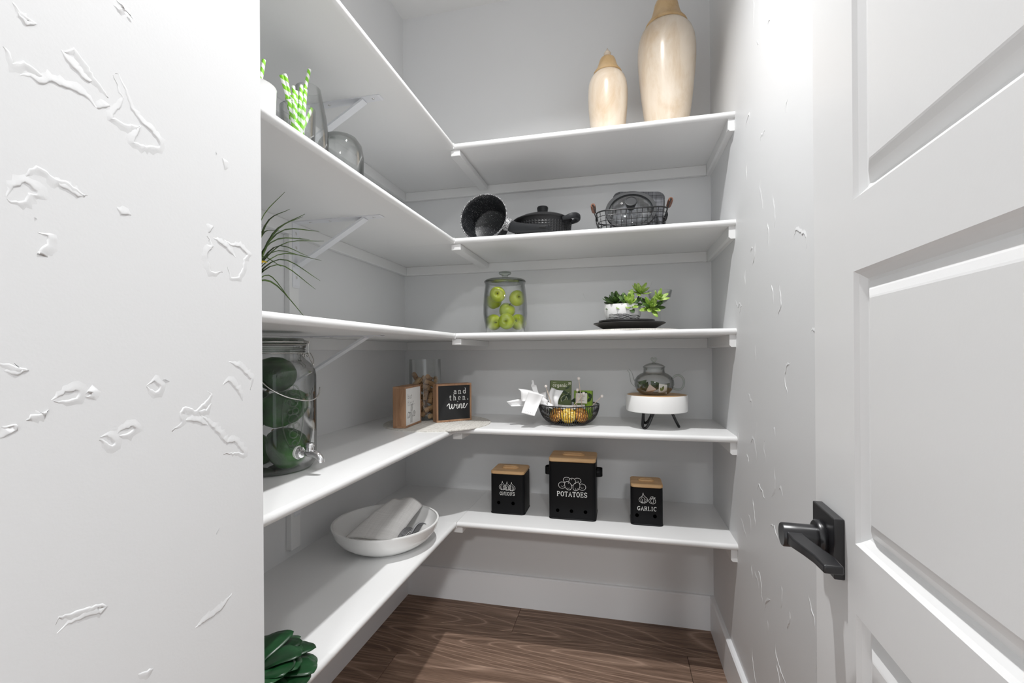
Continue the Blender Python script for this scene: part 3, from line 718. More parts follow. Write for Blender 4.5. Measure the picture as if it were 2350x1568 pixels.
# straws, cup and glasses on the left run
M_STRAW = stripes('green_striped_paper', (.24, .62, .03), (.86, .87, .84), 10)
sg = mk('straw_tumbler', shell([(0, 0), (.026, 0), (.0285, .003), (.0305, .05), (.032, .100)], .002, 36), M_GLASS, loc=(-.60, .768, Z2), smooth=True, auto=50)
tag(sg, 'clear tumbler holding the bunch of striped straws', 'glass')
def straw(tip, foot, label, i):
    d_ = Vector(tip) - Vector(foot); L = d_.length
    V, F = lathe([(.0033, 0), (.0033, L), (.0026, L), (.0026, 0)], 12, True)
    o = mk('paper_straw', (V, F), M_STRAW, loc=foot, smooth=True, auto=40)
    o.rotation_mode = 'QUATERNION'; o.rotation_quaternion = d_.to_track_quat('Z', 'Y')
    tag(o, label, 'straw', 'green and white striped paper straws')
TIPS = [(-.600, .724, 1.502), (-.602, .735, 1.511), (-.606, .743, 1.513), (-.596, .798, 1.556), (-.600, .779, 1.514), (-.596, .786, 1.509), (-.604, .761, 1.503), (-.590, .797, 1.477), (-.592, .742, 1.474), (-.612, .752, 1.480), (-.588, .770, 1.470), (-.606, .772, 1.500), (-.610, .750, 1.488), (-.592, .734, 1.462)]
for i, tp in enumerate(TIPS):
    a = 2 * pi * i / len(TIPS) * 3.0; rr = .017 if i % 2 else .011
    ft = (-.600 - (tp[0] + .6) * .3 + rr * cos(a) * .6, .768 - (tp[1] - .768) * .30 + rr * sin(a) * .4, Z2 + .004)
    lb = 'green and white striped straw standing in the clear tumbler'
    if i == 3: lb = 'tallest striped straw, leaning right above the others in the tumbler'
    if i == 7: lb = 'short striped straw leaning out lowest over the tumbler rim'
    straw(tp, ft, lb, i)
cup = mk('white_cup', shell([(0, 0), (.030, 0), (.033, .004), (.0345, .05), (.0355, .080), (.036, .081)], .003, 36), M_CHINA, loc=(-.600, .657, Z2), smooth=True, auto=50)
tag(cup, 'white cup with a straw, half hidden by the near wall', 'cup')
straw((-.602, .684, 1.505), (-.606, .660, Z2 + .005), 'striped straw standing alone in the white cup', 0)
g1 = mk('stemless_glass', shell([(0, 0), (.022, 0), (.030, .004), (.037, .035), (.0415, .075), (.0415, .105), (.037, .145), (.030, .180), (.0255, .205)], .0014, 44), M_GLASS, loc=(-.655, .872, Z2), smooth=True, auto=60)
tag(g1, 'tall clear balloon glass standing behind the straws', 'glass')
g2 = mk('glass_dome', shell([(0, .150), (.022, .149), (.038, .142), (.049, .126), (.0535, .100), (.053, .07), (.050, .03), (.047, 0)], -.0016, 48), M_GLASS, loc=(-.645, .975, Z2), smooth=True, auto=60)
tag(g2, 'low round clear glass dome beside the balloon glass', 'glass dome')

# ================================================================ middle shelf
Z3 = ZT[2]
aj = empty('apple_jar', (-.378, 1.525, Z3), 'clear glass jar with knobbed lid, full of green apples', 'jar')
mk('body', shell([(0, 0), (.058, 0), (.064, .003), (.068, .02), (.0725, .045), (.0750, .07), (.0745, .10), (.0725, .13), (.0695, .155), (.0675, .168), (.0695, .171), (.0690, .175)], .003, 56), M_GLASS, aj, smooth=True, auto=60)
jl = mk('lid', lathe([(0, .172), (.062, .172), (.066, .175), (.0705, .1765), (.0705, .1805), (.066, .184), (.045, .188), (.02, .191), (0, .192)], 48), M_GLASSG, aj, smooth=True, auto=50)
mk('gasket', lathe([(.066, .1765), (.0708, .1765), (.0708, .1790), (.066, .1790)], 48, True), plain('grey_gasket', (.055, .06, .05), .4), jl, smooth=True, auto=40)
mk('knob', lathe([(0, .190), (.011, .190), (.0095, .194), (.0095, .199), (.013, .2015), (.0205, .2045), (.0218, .208), (.0205, .2115), (.013, .2135), (0, .214)], 36), M_GLASSG, jl, smooth=True, auto=50)
m_, nt_, nd_, lk_, pb_ = nmat('green_apple_skin')
vv = ocoord(nd_, lk_, (1, 1, 1), True)
lk_.new(ramp(nd_, lk_, noise(nd_, lk_, 14, 4, vv), [(.3, (.27, .36, .015)), (.55, (.40, .47, .02)), (.75, (.52, .55, .05))]), pb_.inputs['Base Color'])
pb_.inputs['Roughness'].default_value = .28; pb_.inputs['Coat Weight'].default_value = .2
M_APPLE = m_
M_STEM = plain('dark_stem', (.03, .018, .008), .8)
APR = .0275
aprof = [(0, -.80), (.12, -.86), (.30, -.90), (.52, -.83), (.78, -.60), (.95, -.22), (1.0, .12), (.95, .45), (.80, .73), (.58, .88), (.36, .90), (.20, .83), (.08, .70), (0, .62)]
AP = [((-.398, 1.500, 1.187), (90, -15, 10), 'topmost green apple in the glass jar'), ((-.424, 1.548, 1.170), (10, -20, 0), 'green apple peeking out behind the topmost one, stem up'),
      ((-.339, 1.535, 1.176), (60, 70, 0), 'green apple alone on the jar\'s upper right'), ((-.376, 1.540, 1.134), (30, 0, 60), 'shaded green apple in the middle of the jar'),
      ((-.418, 1.514, 1.095), (100, 0, 35), 'green apple at the bottom left of the jar'), ((-.364, 1.486, 1.095), (92, 5, 5), 'brightest green apple at the bottom front of the jar'),
      ((-.335, 1.543, 1.095), (80, 30, -20), 'green apple at the bottom right, partly behind the front one')]
for c, r_, lb in AP:
    t = empty('green_apple', c, lb, 'apple', 'green apples in the jar', rot=tuple(radians(q) for q in r_))
    mk('flesh', lathe([(r * APR, z * APR) for r, z in aprof], 24), M_APPLE, t, smooth=True)
    mk('stem', tube([(0, 0, APR * .60), (.001, 0, APR * .85), (.003, .001, APR * 1.08)], .0011, 6), M_STEM, t, smooth=True)
    mk('calyx', sphere(.0028, 8, 5, (0, 0, -APR * .80)), plain('calyx', (.20, .20, .06), .8) if 'calyx' not in bpy.data.materials else bpy.data.materials['calyx'], t, smooth=True)

M_PMAT = weave('pale_woven_placemat', (.42, .40, .36), (.74, .72, .68), 240, .95, .5, (0, 1))
def coil_mat(name, c, R, z, label, cat):
    prof = [(0, 0)]
    n = 22
    for i in range(n):
        r0, r1 = R * i / n, R * (i + 1) / n
        for k in range(1, 5): prof.append((r0 + (r1 - r0) * k / 4, .0032 + .0014 * sin(pi * k / 4)))
    prof += [(R, .0032), (R, 0), (0, 0)]
    prof[0] = (0, .0032)
    o = mk(name, lathe(prof, 72), M_PMAT, loc=(c[0], c[1], z), smooth=True, auto=60)
    return tag(o, label, cat, 'round woven mats')
coil_mat('woven_mat', (.033, 1.565), .165, Z3, 'pale round woven mat under the black plates', 'mat')
M_PLATE = plain('black_stoneware', (.022, .021, .020), .38, 0, .5, .25, 30)
zp = Z3 + .0046
pl = mk('dinner_plate', lathe([(0, 0), (.062, 0), (.075, .002), (.108, .019), (.1135, .0215), (.1135, .024), (.108, .0235), (.076, .008), (.06, .006), (0, .006)], 56), M_PLATE, loc=(.033, 1.535, zp), smooth=True, auto=50)
tag(pl, 'wide black plate at the bottom of the stack under the planter', 'plate', 'black plates')
pl2 = mk('side_plate', lathe([(0, .006), (.055, .006), (.062, .010), (.082, .026), (.0885, .028), (.0885, .0325), (.082, .0325), (.06, .0185), (0, .017)], 56), M_PLATE, loc=(.025, 1.535, zp), smooth=True, auto=50)
tag(pl2, 'smaller black plate directly under the white planter', 'plate', 'black plates')
zb_ = zp + .017
pt = empty('succulent_planter', (.013, 1.535, zb_), 'white bowl planter with scribbled base and green succulents', 'planter')
mk('bowl', shell([(0, 0), (.036, 0), (.043, .004), (.050, .016), (.0565, .032), (.0593, .05), (.0590, .066)], .003, 44), M_ENAMELW, pt, smooth=True, auto=60)
sc_ = []
rn = random.Random(11)
for k in range(13):
    z = .0165 + k * .0014; r = .0502 + (z - .016) * .40 + .0004; a0 = rn.uniform(-2.6, -1.6); a1 = a0 + rn.uniform(.8, 2.0)
    sc_.append(tube([(r * cos(a0 + (a1 - a0) * q / 16) * 1.0, r * sin(a0 + (a1 - a0) * q / 16), z + .0012 * sin(q * .9 + k)) for q in range(17)], .00045, 5))
mk('scribbled_lines', join(*sc_), M_INK, pt, kind='stuff')
mk('soil', lathe([(0, .058), (.055, .056), (.055, .050), (0, .05)], 30), plain('dark_soil', (.012, .010, .008), .95, bs=.6, bscale=300), pt, smooth=True)
def gmat(name, c1, c2, c3, sc=30, rough=.45):
    m, nt, nd, lk, pb = nmat(name); vv = ocoord(nd, lk, (1, 1, 1), True)
    lk.new(ramp(nd, lk, noise(nd, lk, sc, 3, vv), [(.3, c1), (.5, c2), (.72, c3)]), pb.inputs['Base Color']); pb.inputs['Roughness'].default_value = rough
    return m
M_SUCD = gmat('succulent_dark_green', (.016, .040, .008), (.045, .10, .018), (.11, .20, .04))
M_SUCL = gmat('succulent_lime_green', (.12, .24, .025), (.28, .42, .07), (.50, .62, .22), 60)
def succ_leaf(L, W, th, curl=.35):
    V, F = [], []; n, m = 8, 7
    for j in range(m + 1):
        u = j / m; wd = W * (sin(pi * (u ** 0.75) * .93 + .07) ** .8) * (.35 + .65 * u ** .6) + .0006; tk = th * sin(pi * (u * .9 + .08))
        x = L * u; z = L * curl * u * u
        for k in range(n):
            a = 2 * pi * k / n; V.append((x, wd / 2 * cos(a), z + tk / 2 * sin(a) + abs(cos(a)) * wd * .12))
    for j in range(m):
        for k in range(n): F.append((j * n + k, j * n + (k + 1) % n, (j + 1) * n + (k + 1) % n, (j + 1) * n + k))
    F += [tuple(range(n))[::-1], tuple(range(m * n, (m + 1) * n))]
    return V, F
def rosette(c, axis, size, mats, parent, rings=((5, 70, .55), (6, 42, .8), (6, 14, 1.0), (5, -14, 1.0))):
    A = place(Vector(axis), (0.2, 0.9, .3), c) @ Matrix.Rotation(pi / 2, 4, 'Y')
    for ri, (n, el, s) in enumerate(rings):
        for k in range(n):
            az = 2 * pi * (k + .5 * (ri % 2)) / n + rn.uniform(-.15, .15); e = radians(el + rn.uniform(-8, 8))
            dv = (cos(e) * cos(az), cos(e) * sin(az), sin(e))
            mk('leaf', xf(succ_leaf(size * s * rn.uniform(1.05, 1.3), size * .62 * s, size * .10), A @ place(dv, (0, 0, 1))), mats[1] if ri < 2 or rn.random() < mats[2] else mats[0], parent, smooth=True)
rosette((-.022, -.012, .072), (-.25, -.6, .9), .036, (M_SUCD, M_SUCD, .1), pt)
rosette((.020, -.036, .066), (.1, -.85, .55), .036, (M_SUCD, M_SUCL, .6), pt)
rosette((.052, -.020, .102), (.15, -.55, .85), .032, (M_SUCL, M_SUCL, .9), pt, ((5, 60, .6), (6, 25, .9), (5, -5, 1.0)))
rosette((.088, -.028, .055), (.1, -.8, .4), .033, (M_SUCD, M_SUCL, .5), pt)
rosette((.110, -.034, .079), (.3, -.8, .5), .026, (M_SUCL, M_SUCL, .9), pt, ((5, 55, .6), (6, 20, 1.0)))
mk('stem', tube(smooth_path([(.010, -.02, .05), (.030, -.026, .072), (.048, -.024, .084), (.062, -.022, .083), (.080, -.026, .070), (.090, -.028, .055)], 4), .0018, 7), plain('succulent_stem', (.025, .03, .012), .7), pt, smooth=True)
mk('stem', tube(smooth_path([(.045, -.022, .083), (.050, -.020, .09), (.052, -.020, .10)], 3), .0016, 7), bpy.data.materials['succulent_stem'], pt, smooth=True)
wg = mk('coupe_glass', lathe([(0, .0), (.028, 0), (.028, .0012), (.006, .003), (.0022, .008), (.0020, .088), (.004, .094), (.022, .104), (.036, .120), (.041, .142), (.0398, .142), (.035, .121), (.021, .1055), (0, .0975)], 40), M_GLASS, loc=(.140, 1.665, Z3 + .0046), smooth=True, auto=60)
tag(wg, 'clear stemmed coupe glass standing behind the succulents', 'glass')
# spiky plant
sp = empty('spiky_plant', (-.705, .738, Z3), 'spiky grass-like plant in a pot at the near end of the middle shelf', 'plant')
mk('pot', shell([(0, 0), (.024, 0), (.028, .004), (.033, .05), (.034, .062)], .003, 30), M_ENAMELW, sp, smooth=True, auto=60)
mk('soil', lathe([(0, .053), (.031, .052), (.031, .046), (0, .046)], 24), bpy.data.materials['dark_soil'], sp, smooth=True)
M_BLADE = gmat('blade_green', (.020, .042, .008), (.055, .105, .015), (.11, .19, .03), 18)
TIP = [(-.66, .818, 1.289), (-.655, .852, 1.283), (-.64, .902, 1.242), (-.63, .872, 1.255), (-.66, .916, 1.156), (-.65, .886, 1.132), (-.64, .843, 1.062), (-.655, .813, 1.100), (-.62, .865, 1.19), (-.61, .80, 1.27), (-.64, .78, 1.31), (-.72, .86, 1.26), (-.75, .82, 1.22), (-.78, .72, 1.25), (-.76, .64, 1.2), (-.62, .66, 1.22), (-.60, .72, 1.15), (-.66, .87, 1.20), (-.63, .84, 1.23), (-.68, .90, 1.21)]
for i, tp in enumerate(TIP):
    b = Vector((-.700 + rn.uniform(-.008, .01), .742 + rn.uniform(-.008, .008), Z3 + .05)); t_ = Vector(tp); L = (t_ - b).length
    mid = b * .55 + t_ * .45 + Vector((0, 0, .035 + .03 * rn.random()))
    path = smooth_path([b, b * .8 + mid * .2 + Vector((0, 0, .012)), mid, t_], 6); org = Vector((-.705, .738, Z3))
    n = len(path); wd = .0100 if i % 3 else .016
    def fn(u, v, path=path, n=n, wd=wd):
        k = min(int(u * (n - 1)), n - 2); f_ = u * (n - 1) - k; p = path[k].lerp(path[k + 1], f_); d_ = (path[k + 1] - path[k]).normalized()
        s = d_.cross(Vector((0, 0, 1))); s = s.normalized() if s.length > 1e-4 else Vector((1, 0, 0)); hw = wd / 2 * (1 - u) ** .7 * (.5 + .5 * min(u * 6, 1)) + .0002
        return p - org + s * (v * 2 - 1) * hw + Vector((0, 0, abs(v * 2 - 1) * hw * .5))
    mk('leaf', sheet(fn, 14, 2, .0006), M_BLADE, sp, smooth=True)
fl = mk('flower', join(*[xf(leafblade(.012, .007, .4, .2, .0008), place((cos(a), sin(a), .3), p=(.035, .012, .112))) for a in [k * 2 * pi / 6 for k in range(6)]]), plain('yellow_petal', (.75, .50, .02), .6), sp, smooth=True)

# ================================================================ fourth shelf
Z4 = ZT[3]
def cf(a, b, z): return (a * .974 - b * .227, a * .227 + b * .974, z)      # right / away / up, as one faces the jar
jar = empty('drink_dispenser_jar', (-.708, .825, Z4), 'large clip-top glass jar with tap, filled with avocados', 'jar')
jb = mk('body', shell([(0, .004), (.055, .002), (.064, 0), (.074, .004), (.081, .014), (.083, .026), (.083, .195), (.081, .207), (.075, .219), (.066, .227), (.0615, .231), (.0605, .240), (.0625, .243), (.0605, .246), (.0605, .254), (.0635, .257), (.0635, .260)], .0032, 64), M_GLASS, jar, smooth=True, auto=60)
lid = mk('lid', lathe([(0, .268), (.045, .268), (.052, .274), (.0575, .2745), (.061, .271), (.0655, .270), (.0665, .267), (.0655, .2635), (.060, .262), (.050, .262), (0, .262)], 48), M_GLASSG, jar, smooth=True, auto=50)
mk('gasket', lathe([(.058, .2602), (.0645, .2602), (.0648, .2612), (.0645, .2620), (.058, .2620)], 48, True), plain('rubber_gasket', (.30, .29, .26), .5), lid, smooth=True)
for zq in (.2475, .2515, .2555):
    mk('thread', tube([cf(.0615 * cos(a), .0615 * sin(a), zq) for a in [2 * pi * k / 48 for k in range(48)]], .0014, 6, True), M_GLASSG, jb, smooth=True)
mk('neck_wire', tube([cf(.0637 * cos(a), .0637 * sin(a), .2435) for a in [2 * pi * k / 48 for k in range(48)]], .0011, 6, True), M_STEEL, jar, smooth=True)
mk('lid_wire', tube([cf(.0672 * cos(a), .0672 * sin(a), .2665) for a in [2 * pi * k / 48 for k in range(48)]], .0011, 6, True), M_STEEL, jar, smooth=True)
cl_ = mk('clip', tube(smooth_path([cf(.067, -.006, .2665), cf(.080, -.008, .268), cf(.0775, -.008, .262), cf(.0765, -.008, .247), cf(.079, -.008, .240), cf(.0765, -.008, .236), cf(.073, -.007, .240), cf(.077, -.008, .242), cf(.084, -.012, .228), cf(.092, -.018, .219)], 5), .0012, 6), M_STEEL, jar, smooth=True)
mk('clip_loop', tube([cf(.0665, -.004 + .0045 * cos(a), .2385 + .0045 * sin(a)) for a in [2 * pi * k / 16 for k in range(16)]], .001, 6, True), M_STEEL, cl_, smooth=True)
mk('clip_lever', tube(smooth_path([cf(.0745, .008, .2435), cf(.079, .006, .238), cf(.085, .000, .228), cf(.092, -.018, .219)], 4), .0011, 6), M_STEEL, cl_, smooth=True)
mk('carry_wire', tube(smooth_path([cf(-.028, -.058, .236), cf(-.022, -.066, .243), cf(-.014, -.070, .238), cf(.008, -.087, .207), cf(.033, -.089, .180), cf(.058, -.077, .161), cf(.078, -.052, .150), cf(.0915, -.022, .147), cf(.094, .002, .156), cf(.091, .016, .170)], 6), .0012, 6), M_STEEL, jar, smooth=True)
em = []
for k, (du, dz, r) in enumerate([(0, .145, .0085), (.004, .128, .006), (-.006, .126, .0055), (0, .112, .010), (.006, .098, .006), (-.005, .095, .006), (0, .082, .008), (0, .166, .006), (.002, .064, .005), (-.003, .056, .0035), (.008, .150, .004), (-.009, .146, .004)]):
    th0 = radians(-38)
    q = []
    for i in range(18):
        a = 2 * pi * i / 18; th = th0 + (du + r * cos(a)) / .083; q.append(cf(.0836 * cos(th), .0836 * sin(th), dz + r * sin(a)))
    em.append(tube(q, .0013, 6, True))
q = []
for i in range(40):
    a = 2 * pi * i / 40; th = radians(-38) + .021 * cos(a) / .083; q.append(cf(.0836 * cos(th), .0836 * sin(th), .118 + .062 * sin(a)))
em.append(tube(q, .0013, 6, True))
mk('embossed_ornament', join(*em), M_GLASSG, jb, smooth=True)
tp = empty('tap', (0, 0, 0)); tp.parent = jar
ta = radians(-30); base = Vector(cf(.0825 * cos(ta), .0825 * sin(ta), .043)); dr = Vector(cf(cos(ta * .45), sin(ta * .45), 0)).normalized()
Mt = place(dr, (0, 0, 1), base)
MY = Matrix.Rotation(pi / 2, 4, 'Y')
mk('washer', xf(lathe([(0, -.008), (.012, -.008), (.0135, -.004), (.0135, .001), (0, .001)], 24), Mt @ MY), plain('white_washer', (.75, .75, .73), .4), tp, smooth=True, auto=40)
mk('flange', xf(lathe([(0, .001), (.0125, .001), (.0125, .003), (.0105, .0055), (.0105, .007), (.006, .008), (.0048, .018), (0, .018)], 28), Mt @ MY), M_CHROME, tp, smooth=True, auto=40)
mk('valve', join(xf(tube(smooth_path([(.016, 0, 0), (.024, 0, -.001), (.034, 0, -.001), (.043, 0, -.004), (.050, 0, -.011), (.052, 0, -.018)], 5), [.0055 + .002 * sin(i * .13) for i in range(26)], 16), Mt)), M_CHROME, tp, smooth=True, auto=60)
mk('knob', xf(lathe([(0, .004), (.0062, .004), (.0062, .012), (.0082, .013), (.0082, .0185), (.007, .020), (0, .020)], 20), Mt @ Matrix.Translation((.026, 0, 0))), M_CHROME, tp, smooth=True, auto=40)
m_, nt_, nd_, lk_, pb_ = nmat('avocado_skin'); vv = ocoord(nd_, lk_, (1, 1, 1), True)
lk_.new(ramp(nd_, lk_, noise(nd_, lk_, 16, 5, vv), [(.3, (.004, .022, .004)), (.52, (.014, .085, .010)), (.72, (.045, .17, .022))]), pb_.inputs['Base Color'])
pb_.inputs['Roughness'].default_value = .38; bump(nd_, lk_, noise(nd_, lk_, 260, 3, vv), pb_, .35, .0012)
M_AVO = m_
AV = [((.030, -.030, .130), (.9, .15, .35), 'avocado pressed against the front glass of the jar, upper one'), ((.037, -.024, .048), (-.6, .2, .7), 'avocado standing at the front of the jar, behind the tap'),
      ((-.040, -.012, .044), (.8, .3, -.3), 'dark avocado at the bottom of the jar by the wall edge'), ((-.042, -.002, .124), (.4, .3, .7), 'dark avocado at the wall side of the jar, middle layer'),
      ((.004, -.002, .200), (-1, .25, .2), 'topmost avocado lying across the jar'), ((.010, .044, .126), (.8, 0, .5), 'avocado at the back of the jar, middle layer'), ((.002, .046, .044), (1, .2, 0), 'avocado at the back of the jar, bottom layer')]
for (a, b, z), ad, lb in AV:
    x, y, zz_ = cf(a, b, z)
    t = empty('avocado', (-.708 + x, .825 + y, Z4 + zz_), lb, 'avocado', 'avocados in the jar')
    t.rotation_mode = 'QUATERNION'; t.rotation_quaternion = Vector(cf(*ad)).to_track_quat('Z', 'Y')
    prof = [(0, -.041), (.012, -.0405), (.024, -.035), (.033, -.023), (.0365, -.006), (.034, .012), (.027, .028), (.018, .039), (.009, .0445), (0, .046)]
    mk('flesh', lathe(prof, 28), M_AVO, t, smooth=True)
    mk('stem', tube([(0, 0, .045), (.001, 0, .050)], [.0035, .003], 8), plain('avocado_stem', (.30, .24, .14), .8) if 'avocado_stem' not in bpy.data.materials else bpy.data.materials['avocado_stem'], t, smooth=True)

coil_mat('woven_mat', (-.610, 1.482), .182, Z4, 'pale round woven mat under the two signs in the corner', 'mat')
zm = Z4 + .0047
M_WFACE = plain('white_sign_face', (.80, .80, .79), .55, var=.02); M_BFACE = plain('black_sign_face', (.009, .009, .0095), .7)
def sign(c, rz, W, H, T, face, ink, strokes, wd, label):
    t = empty('box_sign', (c[0], c[1], zm), label, 'sign', 'wooden box signs', rz=rz)
    b = .0065
    mk('frame_board', bbox(0, W, 0, T, 0, b, .0006, 1), M_SIGNWOOD, t); mk('frame_board', bbox(0, W, 0, T, H - b, H, .0006, 1), M_SIGNWOOD, t)
    mk('frame_board', bbox(0, b, 0, T, b, H - b, .0006, 1), M_SIGNWOOD, t); mk('frame_board', bbox(W - b, W, 0, T, b, H - b, .0006, 1), M_SIGNWOOD, t)
    fc = mk('face_panel', box(b, W - b, .0015, .006, b, H - b), face, t)
    out = [lay(st, w_, FRONT(.0015)) for st, w_ in strokes]
    mk('lettering', join(*out), ink, fc)
def sc2(P, s, x0, y0): return [(x0 + a * s, y0 + b * s) for a, b in sm2(P, 6)]
WINE = [[(-.35, .38), (-.15, .62), (0, .68), (.02, .2), (.14, .02), (.3, .2), (.38, .62), (.38, .2), (.5, .02), (.68, .25), (.74, .6), (.86, .5), (1.0, .42), (1.12, .62), (1.08, .15), (1.18, .02), (1.32, .2), (1.42, .6), (1.40, .04), (1.48, .35), (1.66, .62), (1.74, .5), (1.70, .12), (1.80, .02), (1.95, .18), (2.16, .42), (2.18, .64), (2.04, .6), (1.98, .25), (2.12, .02), (2.32, .14), (2.62, .62)], [(1.18, .92), (1.24, .98)]]
COFF = [[(.40, .56), (.30, .70), (.12, .55), (.04, .25), (.14, .02), (.32, .10), (.52, .42), (.66, .66), (.52, .55), (.50, .15), (.64, .02), (.78, .30), (.72, .62), (.86, .52), (1.10, .85), (1.22, 1.35), (1.10, 1.45), (1.00, 1.0), (.96, .0), (.92, -.52), (1.02, -.55), (1.06, .0), (1.20, .35), (1.44, .9), (1.54, 1.38), (1.42, 1.45), (1.34, 1.0), (1.30, 0), (1.26, -.5), (1.36, -.52), (1.40, 0), (1.56, .25), (1.76, .48), (1.76, .66), (1.64, .60), (1.62, .2), (1.74, .02), (1.92, .2), (2.10, .48), (2.10, .66), (1.98, .60), (1.96, .2), (2.08, .02), (2.24, .16), (2.45, .5)]]
W1, H1 = .138, .131
sign((-.657, 1.331), atan2(.998, -.058), W1, H1, .042, M_WFACE, M_INK,
     [(text('but', .0155, .024, .0905, .0035), .00055), (text('first.', .0155, .024, .0685, .0032), .00055), ([sc2(q, .0285, .020, .0285) for q in COFF], .00085)],
     .0006, 'wooden box sign with white face reading but first coffee')
sign((-.605, 1.460), atan2(.687, .726), .131, .131, .036, M_BFACE, M_PRINT,
     [(text('and', .0190, .111, .0955, .0055, 'r'), .00085), (text('then.', .0190, .121, .0735, .0055, 'r'), .00085), ([sc2(q, .0262, .047, .0435) for q in WINE], .00135)],
     .001, 'wooden box sign with black face reading and then wine')

# cork vase
cv = empty('cork_vase', (-.684, 1.545, zm), 'clear glass cylinder vase filled with wine corks', 'vase')
mk('cylinder', shell([(0, 0), (.052, 0), (.0555, .003), (.056, .01), (.056, .214), (.0562, .2155)], .0018, 56), M_GLASS, cv, smooth=True, auto=60)
M_CORK = speck('cork', (.40, .24, .12), (.20, .10, .045), 170, .60, .9)
M_CORK2 = speck('pale_cork', (.55, .38, .22), (.28, .15, .07), 150, .62, .9)
rc = random.Random(5); segs = []
def segdist(a0, a1, b0, b1):
    m = 9
    for i in range(6):
        p = a0.lerp(a1, i / 5)
        d_ = b1 - b0; t = max(0, min(1, (p - b0).dot(d_) / d_.length_squared)); m = min(m, (p - (b0 + d_ * t)).length)
    return m
tries = 0; zf = .013
while len(segs) < 46 and tries < 9000:
    tries += 1
    zc_ = zf + .022 * rc.random() ** 2 + (tries / 9000) * .145
    if zc_ > .158: continue
    r = .042 * sqrt(rc.random()); a = rc.uniform(0, 2 * pi); e = rc.uniform(-1.1, 1.1); b = rc.uniform(0, 2 * pi)
    c = Vector((r * cos(a), r * sin(a), zc_)); d_ = Vector((cos(e) * cos(b), cos(e) * sin(b), sin(e))) * .0175
    p0, p1 = c - d_, c + d_
    if max(Vector((p0.x, p0.y)).length, Vector((p1.x, p1.y)).length) > .0435 or min(p0.z, p1.z) < .012: continue
    if all(segdist(p0, p1, *s) > .0175 for s in segs): segs.append((p0, p1))
for i, (p0, p1) in enumerate(segs):
    o = mk('wine_cork', lathe([(0, -.0185), (.0082, -.0185), (.009, -.0177), (.009, .0177), (.0082, .0185), (0, .0185)], 14), M_CORK if i % 3 else M_CORK2, loc=tuple(Vector((-.684, 1.545, zm)) + (p0 + p1) / 2), smooth=True, auto=40)
    o.rotation_mode = 'QUATERNION'; o.rotation_quaternion = (p1 - p0).to_track_quat('Z', 'Y')
    zc_ = (p0.z + p1.z) / 2; top = zc_ > .125
    tag(o, 'wine cork showing on top of the heap in the glass vase' if top else 'wine cork down inside the heap in the glass vase', 'cork', 'wine corks in the glass vase')

# wire bowl with its contents
BX, BY = -.164, 1.537
wbw = empty('wire_bowl', (BX, BY, Z4), 'round black wire bowl holding napkins and tea boxes', 'bowl')
def bowlr(t): return (.030 + .070 * sin(t * pi / 2) ** .85, .0020 + .067 * (1 - cos(t * pi / 2)) ** 1.05)
rb = []
for k in range(76):
    a = 2 * pi * k / 76; rb.append(tube([(bowlr(q / 9)[0] * cos(a), bowlr(q / 9)[0] * sin(a), bowlr(q / 9)[1]) for q in range(10)], .00105, 5))
mk('wire_ribs', join(*rb), M_BLACKG, wbw, smooth=True, kind='stuff')
mk('rim', tube([(.1 * cos(2 * pi * k / 60), .1 * sin(2 * pi * k / 60), .069) for k in range(60)], .0018, 7, True), M_BLACKG, wbw, smooth=True)
mk('base_ring', tube([(.030 * cos(2 * pi * k / 36), .030 * sin(2 * pi * k / 36), .0016) for k in range(36)], .0016, 6, True), M_BLACKG, wbw, smooth=True)
M_NAP = plain('white_paper', (.83, .83, .83), .8)
M_NAP.node_tree.nodes['Principled BSDF'].inputs['Subsurface Weight'].default_value = 0.0
def patch(p00, p10, p11, p01, bow, wav, ph=0.0, fr=2.0):
    A, B, C_, D_ = (Vector(q) for q in (p00, p10, p11, p01)); n = (B - A).cross(D_ - A).normalized()
    def fn(u, v):
        p = A.lerp(B, u).lerp(D_.lerp(C_, u), v)
        return p + n * (bow * sin(pi * v) * (1 - .3 * u) + wav * sin(fr * pi * u + ph + v * 1.5))
    return sheet(fn, 16, 14, .0011)
NAPS = [([(-.283, 1.452, .866), (-.236, 1.462, .853), (-.262, 1.432, .7885), (-.304, 1.430, .7975)], .010, .002, 'white paper napkin hanging down over the front of the wire bowl'),
        ([(-.235, 1.500, .862), (-.232, 1.488, .822), (-.345, 1.470, .812), (-.364, 1.482, .826)], .008, .005, 'white paper napkin pointing farthest left out of the wire bowl'),
        ([(-.232, 1.505, .842), (-.228, 1.478, .818), (-.306, 1.458, .835), (-.322, 1.474, .874)], -.010, .004, 'white paper napkin fanned up left behind the hanging one'),
        ([(-.226, 1.510, .812), (-.206, 1.480, .812), (-.270, 1.490, .880), (-.288, 1.502, .894)], .012, .006, 'white paper napkin with the highest rolled corner'),
        ([(-.214, 1.512, .806), (-.192, 1.500, .806), (-.180, 1.500, .864), (-.222, 1.515, .872)], .014, .004, 'rounded white paper napkin beside the green tea box')]
for (q, bow, wav, lb) in NAPS:
    org = Vector((BX, BY, Z4)); P = [tuple(Vector(p) - org) for p in q]
    o = mk('paper_napkin', patch(*P, bow * 1.35, wav * 1.6, rn.random() * 3), M_NAP, loc=tuple(org), smooth=True)
    tag(o, lb, 'napkin', 'white paper napkins in the wire bowl')
    A, B, C_, D_ = (Vector(p) for p in P); st = []
    n = (B - A).cross(D_ - A).normalized()
    if lb.startswith('white paper napkin hanging'):
        for sgn in (1, -1):
            for k in range(5): c = D_.lerp(C_, .25 + .13 * k).lerp(A.lerp(B, .25 + .13 * k), .10); st.append(sphere(.0008, 6, 4, tuple(c + n * .0045 * sgn)))
        mk('printed_dots', join(*st), plain('grey_print', (.25, .25, .26), .8), o)
